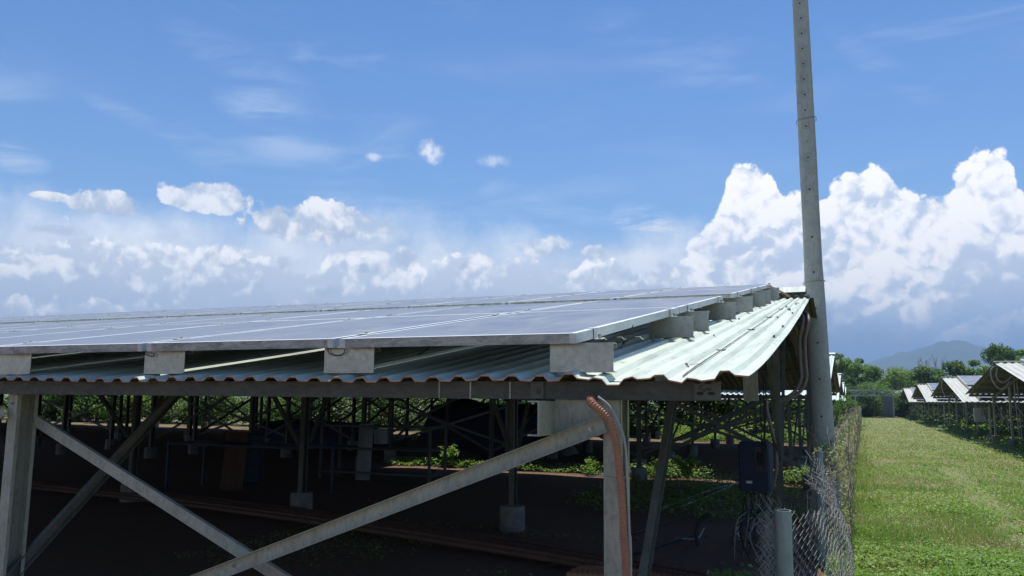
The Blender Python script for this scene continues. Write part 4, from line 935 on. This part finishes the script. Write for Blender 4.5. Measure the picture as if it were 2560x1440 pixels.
# ------------------------------------------------------------------ gate at the end of the aisle
GT = thing('entrance_gate', 'grey steel gate with a lattice truss top at the far end of the grass aisle', 'gate', (-0.8, 88.8, 0)); GO = Vector(GT.location)
def gp(name, mb): return put(name, rebase(mb, GO), GT, (0, 0, 0))
yg = 88.8; xa, xb, zt_, zb_ = -0.75, 3.2, 2.62, 2.12
for z in (zt_, zb_): gp('chord', MB().box((xa, yg, z - .04), (xb, yg + .08, z + .04), 'gate_steel'))
for i in range(6):
    x = xa + (xb - xa) * i / 6; x2 = xa + (xb - xa) * (i + 1) / 6; mb = MB()
    mb.tube([(x, yg + .04, zb_ if i % 2 else zt_), (x2, yg + .04, zt_ if i % 2 else zb_)], .03, 'gate_steel', 6); gp('lattice_bar', mb)
    gp('lattice_bar', MB().tube([(x2 - .03, yg + .04, zb_), (x2 - .03, yg + .04, zt_)], .025, 'gate_steel', 6))
for x in (-.28, 3.15): gp('gate_post', MB().box((x, yg + .01, 0), (x + .10, yg + .09, zb_ - .04), 'gate_steel'))
gp('roof_plate', MB().box((xa - .1, yg - .3, zt_ + .045), (xb - .6, yg + .5, zt_ + .09), 'gate_steel'))
mb = MB(); corr(mb, (2.25, 3.14), [0, 1], lambda y: 0, .12, .03, 'gate_sheet'); mb.v = [(x, yg + .15 + z + .5 * y * 0, .02 + y * 2.05) for x, y, z in mb.v]; gp('sheet_panel', mb)

# ------------------------------------------------------------------ vegetation
def quads(name, V, mats, mi=None, smooth=False):
    """V: (n,4,3) array of leaf corners -> one mesh"""
    n = len(V); me = bpy.data.meshes.new(name)
    me.vertices.add(n * 4); me.vertices.foreach_set('co', V.astype(np.float32).ravel())
    me.loops.add(n * 4); me.loops.foreach_set('vertex_index', np.arange(n * 4, dtype=np.int32))
    me.polygons.add(n); me.polygons.foreach_set('loop_start', np.arange(0, n * 4, 4, dtype=np.int32)); me.polygons.foreach_set('loop_total', np.full(n, 4, dtype=np.int32))
    for m in mats: me.materials.append(MT[m])
    if mi is not None: me.polygons.foreach_set('material_index', mi.astype(np.int32))
    me.update(calc_edges=True); me.validate(); return me
def leaves(C, size, aspect=0.55, up=0.5, rs=nrs):
    """leaf quads at centres C; up = how much their faces turn to the sky"""
    n = len(C); nrm = rs.normal(size=(n, 3)); nrm[:, 2] = np.abs(nrm[:, 2]) + up * 3; nrm /= np.linalg.norm(nrm, axis=1)[:, None]
    a = rs.normal(size=(n, 3)); a -= nrm * (a * nrm).sum(1)[:, None]; a /= np.linalg.norm(a, axis=1)[:, None]; b = np.cross(nrm, a)
    s = (size * rs.uniform(.6, 1.35, n))[:, None] if np.isscalar(size) else (size * rs.uniform(.6, 1.35, n))[:, None]
    a = a * s * .5; b = b * s * .5 * aspect; droop = nrm * s * .12
    return np.stack([C - a - droop, C + b + droop * .5, C + a - droop, C - b + droop * .5], 1)
def blades(C, h, wd, rs=nrs):
    n = len(C); t = rs.uniform(0, 2 * np.pi, n); d = np.stack([np.cos(t), np.sin(t), np.zeros(n)], 1)
    h = h * rs.uniform(.5, 1.3, n); l = rs.normal(size=(n, 3)) * .38; l[:, 2] = 1; tip = C + l * h[:, None]
    w_ = (d * wd[:, None] if not np.isscalar(wd) else d * wd)
    return np.stack([C - w_, C + w_, tip + w_ * .25, tip - w_ * .25], 1)
def vn(x, y, s, seed):                              # cheap smooth patch noise, 0..1
    v = 0
    for k in range(4):
        a = seed * 1.7 + k * 2.1; f = s * (1.0 + .73 * k); v = v + np.sin(x * f * math.cos(a) + y * f * math.sin(a) + seed * 5 + k) / (1 + .3 * k)
    return .5 + v * .22
def sampleY(n, a, b, p):                            # more plants near the camera
    u = nrs.uniform(0, 1, n); q = 1 - p; return (a ** q + u * (b ** q - a ** q)) ** (1 / q)
def aisle_xy(n, a=5.6, b=92, p=2.3):
    y = sampleY(n, a, b, p); x0 = -.33 + .42 * np.maximum(0, y - 14) / 75; x1 = np.minimum(.02 + .30 * y, 4.6 + .10 * y); x1 = np.maximum(x1, 1.5)
    x = x0 + nrs.uniform(0, 1, n) * (x1 - x0); return x, y
# broad-leaved weeds
x, y = aisle_xy(170000); d = vn(x, y, 1.1, 1); d2 = vn(x, y, 4.5, 2)
edge_ = np.clip((x - 3.6) / .8, 0, 1)
keep = nrs.uniform(0, 1, len(x)) < np.clip((d - .35) * 1.2 + (d2 - .5) * 1.9 + .15 + edge_ * .6 + nrs.uniform(-.3, .3, len(x)), .10, 1); x, y = x[keep], y[keep]; d = d[keep]; edge_ = edge_[keep]
h = (.03 + .13 * np.clip(d - .3, 0, 1) * (.4 + vn(x, y, 9, 3)) + .16 * edge_ * (y < 60)) * nrs.uniform(.1, 1, len(x))
C = np.stack([x, y, h], 1); V1 = leaves(C, .026 * (1 + y / 24), .62, .40)
# grass blades, green to straw
x, y = aisle_xy(170000); kk = nrs.uniform(0, 1, len(x)) < np.clip(.25 + 1.5 * vn(x, y, 2.3, 21), .05, 1) * np.clip(1.2 - 1.6 * np.exp(-((x - 1.45 - .02 * y) / .22) ** 2) * (y < 22), .1, 1); x, y = x[kk], y[kk]; z = np.zeros(len(x)); hh = .02 + .05 * vn(x, y, 1.7, 5) * nrs.uniform(.4, 1.3, len(x)) + .08 * ((x < .25) & (y > 12)) * nrs.uniform(0, 1, len(x)); V2 = blades(np.stack([x, y, z], 1), hh, .0032 * (1 + y / 14))
x, y = aisle_xy(24000); kk = nrs.uniform(0, 1, len(x)) < np.clip(1.3 - 1.7 * vn(x, y, 1.1, 1), .12, 1); x, y = x[kk], y[kk]; V3 = leaves(np.stack([x, y, nrs.uniform(.004, .03, len(x))], 1), .030 * (1 + y / 26), .35, .9)
me = quads('grass', np.concatenate([V1, V2, V3]), ['weed', 'grass', 'straw'], np.concatenate([np.zeros(len(V1)), np.ones(len(V2)), np.full(len(V3), 2)]))
put('grass', me, kind='stuff', label='low weeds and grass growing over the aisle', cat='grass')
# weeds under the right-hand canopies and at the left fence foot
def patch(n, xr, yr, h, size, up=.4, mats=('weed',), sd=1, thr=.45):
    x = nrs.uniform(*xr, n); y = nrs.uniform(*yr, n); k = vn(x, y, 1.3, sd) > thr - nrs.uniform(0, .2, n); x, y = x[k], y[k]
    z = h * nrs.uniform(.05, 1, len(x)) * (.35 + vn(x, y, 3.1, sd + 1)); return leaves(np.stack([x, y, z], 1), size, .55, up)
V = np.concatenate([patch(9000, (4.4, 14), (20, 40), .30, .10, sd=3, thr=.4), patch(8000, (4.4, 16), (40, 95), .30, .20, sd=4, thr=.3),
    patch(6000, (-5.2, -.55), (16.1, 17.2), .26, .055, sd=6, thr=.42), patch(2500, (-10, -5.2), (16.3, 17.1), .15, .055, sd=7, thr=.50),
    patch(7000, (-3.9, -.7), (10.8, 15.6), .16, .05, sd=8, thr=.38), patch(2500, (-1.2, -.45), (5.2, 7.5), .16, .04, sd=9, thr=.5),
    patch(6000, (-7, -.8), (31.2, 33), .5, .10, sd=10, thr=.35), patch(6000, (-14, -.8), (48, 52), .6, .16, sd=12, thr=.35), patch(3000, (-6, -2), (6, 9), .04, .03, sd=13, thr=.6)])
put('undergrowth', quads('undergrowth', V, ['weed']), kind='stuff', label='patchy weeds growing under and between the canopies', cat='weeds')
# dry vines smothering the far fence
vm = MB(); 
for i in range(1500):
    y0 = 9 + (nrs.uniform(0, 1) ** 1.6) * 62; s_ = 1 + y0 / 30; p = Vector((fx(y0) + rnd.uniform(-.05, .14), y0, rnd.uniform(0.0, .95))); pts = [p]
    d = Vector((rnd.gauss(.1, .5), rnd.gauss(0, 1), rnd.gauss(.5, .7))).normalized()
    for k in range(5):
        d = (d + Vector((rnd.gauss(0, .35), rnd.gauss(0, .5), rnd.gauss(-.12, .4)))).normalized(); p = p + d * .11 * s_ ** .6
        if p.z > 1.25: p.z = 1.2
        if p.z < .01: p.z = .02
        p.x = min(max(p.x, fx(y0) - .12), fx(y0) + .26); pts.append(p.copy())
    vm.tube(pts, .0026 * s_, 'vine', 3, False)
put('dry_vines', vm, kind='stuff', label='grey dry vines tangled over the fence beyond the pole', cat='vines')
n = 9000; yy = 9 + nrs.uniform(0, 1, n) ** 1.5 * 70; xx = np.array([fx(a) for a in yy]) + nrs.uniform(-.08, .24, n); zz = nrs.uniform(0, 1, n) ** 1.5 * 1.05
put('climber_leaves', quads('climber_leaves', leaves(np.stack([xx, yy, zz], 1), .030 * (1 + yy / 25), .6, .2), ['grass']), kind='stuff', label='withered and green climber leaves on the fence', cat='leaves')

def sprig(name, loc, h, n, lab, cat='plant', size=.045, group=None, mat_='weed'):
    t_ = thing(name, lab, cat, loc, group); mb = MB(); Cs = []
    for i in range(n):
        a = rnd.uniform(0, 6.28); l = rnd.uniform(.25, .6) * h; e = Vector((math.cos(a) * l, math.sin(a) * l, h * rnd.uniform(.6, 1)))
        pts = [Vector((0, 0, 0)), e * .5 + Vector((0, 0, h * .15)), e]; P_ = smoothpath(pts, 4); mb.tube(P_, .003, 'vine', 4, False)
        for q in P_[2:]:
            for _ in range(6): Cs.append([q.x + rnd.gauss(0, .035), q.y + rnd.gauss(0, .035), q.z + rnd.gauss(0, .025)])
    put('stem', mb, t_); put('foliage', quads('foliage', leaves(np.array(Cs), size, .55, .35), [mat_]), t_); return t_
p = onZ(1122, 1166, 0); sprig('sprig', (p.x, p.y, 0), .42, 12, 'bright sunlit leafy sprig standing alone in the dark under the near canopy', size=.07)
p = onZ(1718, 1200, 0); sprig('sprig', (p.x, p.y, 0), .5, 13, 'tallest sunlit weed right of the leaning brace, in the gap between canopies', size=.065)
p = onZ(1965, 1205, 0)
for q, (px, py, hh, wl) in enumerate([(1335, 1172, .28, 'farthest left of four, just above the rising brace'), (1475, 1182, .3, 'just left of the near post'), (1870, 1195, .4, 'behind the dark blue inverter box'), (1655, 1195, .38, 'beside the leaning brace')]):
    p = onZ(px, py, 0); sprig('sprig', (p.x, p.y, 0), hh, 9, 'small sunlit weed in the bright strip, ' + wl, size=.06, group='small weeds in the sunlit strip')

# trees: a tapered trunk with limbs and a crown of leaf clumps
def tree_proto(seed, H_, R_, leaf, nl, clumps, trunk_h=.25, flat=1.0, mat_='leaf', cr=.32):
    rs = np.random.RandomState(seed); rr = random.Random(seed)
    tb_ = MB(); top = Vector((rr.uniform(-.3, .3), rr.uniform(-.3, .3), H_ * .8))
    pts = [Vector((0, 0, -.1)), Vector((rr.uniform(-.1, .1), 0, H_ * .3)), top * .7, top]; r0 = .018 * H_ + .03
    P_ = smoothpath(pts, 4); tb_.tube(P_, [r0 * (1 - .8 * i / (len(P_) - 1)) for i in range(len(P_))], 'bark', 8)
    cl = []
    for i in range(clumps):
        a = rr.uniform(0, 6.283); zf_ = rr.uniform(trunk_h, 1.0); prof = math.sin(math.pi * min(1, (zf_ - trunk_h + .12) / (1.12 - trunk_h))) ** .6
        rad_ = R_ * prof * rr.uniform(.35, 1) * (1 + .35 * math.sin(2 * a + seed)); c = Vector((math.cos(a) * rad_, math.sin(a) * rad_, H_ * (zf_ * .93 + .02)))
        cl.append((c, R_ * cr * rr.uniform(.7, 1.35)))
        if i % 3 == 0:
            s_ = P_[min(len(P_) - 1, int(len(P_) * zf_ * .75))]; tb_.tube(smoothpath([s_, s_.lerp(c, .5) + Vector((0, 0, -.1)), c], 3), [r0 * .3 * (1 - .1 * k) for k in range(7)], 'bark', 5)
    per = nl // clumps; C = []
    for c, r in cl:
        v = rs.normal(size=(per, 3)); v /= np.linalg.norm(v, axis=1)[:, None]; v *= (r * rs.uniform(.25, 1.05, per) ** .6)[:, None]; v[:, 2] *= .8 * flat
        C.append(v + np.array(c))
    C = np.concatenate(C); C = C[C[:, 2] > .05]
    return tb_.mesh('trunk'), quads('crown', leaves(C, leaf, .6, .25, rs), [mat_])
PR = {'a': tree_proto(1, 6.0, 1.9, .30, 3600, 30, .06), 'b': tree_proto(2, 6.0, 2.3, .30, 3800, 34, .08, mat_='leaf_dark'), 'c': tree_proto(3, 6.0, 2.1, .26, 3000, 26, .05, mat_='leaf_pale', cr=.38),
      'd': tree_proto(4, 7.0, 2.4, .34, 3800, 22, .22, mat_='leaf_dark', cr=.30), 'bush': tree_proto(5, 2.6, 1.5, .12, 3600, 26, .0, mat_='leaf', cr=.36), 'bush2': tree_proto(6, 2.6, 1.6, .13, 3600, 26, .0, mat_='leaf_dark', cr=.36)}
def tree(kind, x, y, h, wide, lab, group=None, cat='tree', name='tree'):
    base_h = {'a': 6, 'b': 6, 'c': 6, 'd': 7, 'bush': 2.6, 'bush2': 2.6}[kind]; s_ = h / base_h
    t_ = thing(name, lab, cat, (x, y, 0), group); rz = rnd.uniform(0, 6.28)
    for nm, me in zip(('trunk', 'crown'), PR[kind]):
        o_ = put(nm, me, t_, None, (0, 0, rz)); o_.scale = (s_ * wide, s_ * wide, s_)
    return t_
G2 = 'trees beyond the end of the solar field'
for kind, px, py, Y_, wide, lab in [('a', 2100, 888, 108, 1.1, 'tall green bushy tree just right of the white roof ends, left of the gate'),
        ('a', 2148, 899, 106, 1.0, 'green tree with a pointed top above the left end of the gate'),
        ('b', 2190, 921, 104, 1.0, 'dark green tree directly above the middle of the gate'),
        ('c', 2237, 920, 110, 1.25, 'pale feathery green tree right of the gate, above the smallest cream roof'),
        ('c', 2262, 930, 113, 1.1, 'lower pale green tree between the feathery tree and the dark round one'),
        ('b', 2300, 920, 112, 1.25, 'dark round olive tree left below the bare bleached tops'),
        ('b', 2344, 926, 120, 1.2, 'dark olive tree directly under the bare bleached tops'),
        ('d', 2383, 903, 118, .9, 'narrow dark green tree just right of the bare bleached tops'),
        ('a', 2430, 903, 120, 1.3, 'broad green tree between the second and the nearest right-hand gables'),
        ('d', 2489, 862, 112, .62, 'tallest tree of all, rising behind the ridge of the nearest right-hand canopy'),
        ('d', 2516, 868, 115, .5, 'second top beside the tallest tree, right of it'),
        ('a', 2548, 878, 116, 1.1, 'green tree at the right picture edge behind the panels')]:
    p = onY(px, py, Y_); tree(kind, p.x, Y_, p.z * 1.03, wide, lab, G2)
for i in range(22):
    Y_ = 122 + rnd.uniform(0, 12); x_ = -16 + i * 2.9 + rnd.uniform(-.8, .8); tree('ab'[i % 2], x_, Y_, rnd.uniform(5.0, 6.6), 1.35, 'green tree in the closed row standing behind the front trees', 'rear row of trees')
for i in range(8): tree(('bush2', 'bush')[i % 2], -1.5 + i * .95 + rnd.uniform(-.3, .3), 94 + rnd.uniform(0, 3), rnd.uniform(2.4, 3.4), 1.25, 'low bush filling the dark opening behind the gate', 'bushes behind the gate', 'bush', 'bush')
# bare bleached trees
for px, py, Y_, k, lab in ((2338, 897, 135, 7, 'wider group of bare bleached grey stems above the dark olive trees'), (2318, 909, 138, 3, 'small bare bleached stem left of the wider group of stems')):
    p = onY(px, py, Y_); t_ = thing('bare_tree', lab, 'tree', (p.x, Y_, 0), 'bare bleached trees')
    for i in range(k):
        mb = MB(); x_ = (i - k / 2) * .55 + rnd.uniform(-.2, .2); h_ = p.z * rnd.uniform(.9, 1.03); pts = smoothpath([(x_, 0, 0), (x_ + rnd.uniform(-.2, .2), 0, h_ * .5), (x_ + rnd.uniform(-.4, .4), 0, h_)], 4)
        mb.tube(pts, [.11 * (1 - .08 * q) for q in range(len(pts))], 'bleached', 6)
        for q in range(16):
            a = pts[rnd.randint(3, len(pts) - 1)]; mb.tube([a, a + Vector((rnd.uniform(-.5, .5), rnd.uniform(-.4, .4), rnd.uniform(.3, .9)))], .035, 'bleached', 4)
        put('stem', mb, t_)
# hedge seen under the roofs
for i in range(46):
    x_ = -49 + i * .94 + rnd.uniform(-.3, .3); tree(('bush', 'bush2')[i % 2], x_, 33.8 + rnd.uniform(0, 2.4), rnd.uniform(2.1, 2.9), 1.15, 'sunlit bush in the hedge seen through the posts under the near canopy', 'sunlit hedge behind the posts', 'bush', 'bush')
for i in range(9): tree(('bush', 'bush2')[i % 2], -7.5 + i * .8, 49.6 + rnd.uniform(0, 1.6), rnd.uniform(1.5, 2.2), 1.1, 'green bush in the second gap seen through the posts right of the near post', 'bushes in the second gap', 'bush', 'bush')
for i in range(16): tree('bush2', -14 + i * 1.0, 91 + rnd.uniform(0, 2), rnd.uniform(2.4, 3.2), 1.2, 'far bush beyond the last left-hand canopy', 'far bushes', 'bush', 'bush')
for i in range(14): tree('bush', 5 + i * 1.9, 113.5 + rnd.uniform(0, 1.5), rnd.uniform(2.4, 3.4), 1.3, 'bush in the row behind the farthest right-hand canopy', 'bushes behind the right-hand canopies', 'bush', 'bush')
# pebbles and litter on the aisle
for i in range(16):
    mb = MB(); r = rnd.uniform(.015, .04); vs = []
    for j in range(3):
        for k in range(7): a = k * 6.283 / 7; q = r * (1, .95, .5)[j] * rnd.uniform(.8, 1.2); vs.append((math.cos(a) * q, math.sin(a) * q, (0, r * .4, r * .7)[j]))
    mb.add(vs, [(j * 7 + k, j * 7 + (k + 1) % 7, (j + 1) * 7 + (k + 1) % 7, (j + 1) * 7 + k) for j in range(2) for k in range(7)] + [tuple(14 + k for k in range(7))], 'bark')
    yy = rnd.uniform(5.5, 9.5); put('stone', mb, None, (rnd.uniform(-2.6, -.8), yy, 0), (0, 0, rnd.uniform(0, 6)), label='small stone on the dirt under the near canopy', cat='stone', group='stones on the dirt')

# ------------------------------------------------------------------ haze
hm = bpy.data.materials.new('haze_air'); hm.use_nodes = True; ht = hm.node_tree; ht.nodes.clear()
pv = ht.nodes.new('ShaderNodeVolumePrincipled'); pv.inputs['Color'].default_value = (0.45, 0.65, 0.93, 1); pv.inputs['Density'].default_value = HAZE; pv.inputs['Anisotropy'].default_value = 0.0
ho = ht.nodes.new('ShaderNodeOutputMaterial'); ht.links.new(pv.outputs[0], ho.inputs['Volume']); MT['haze'] = hm
put('haze', MB().box((-5200, -500, -1.1), (5200, 5200, 330), 'haze'), kind='stuff')
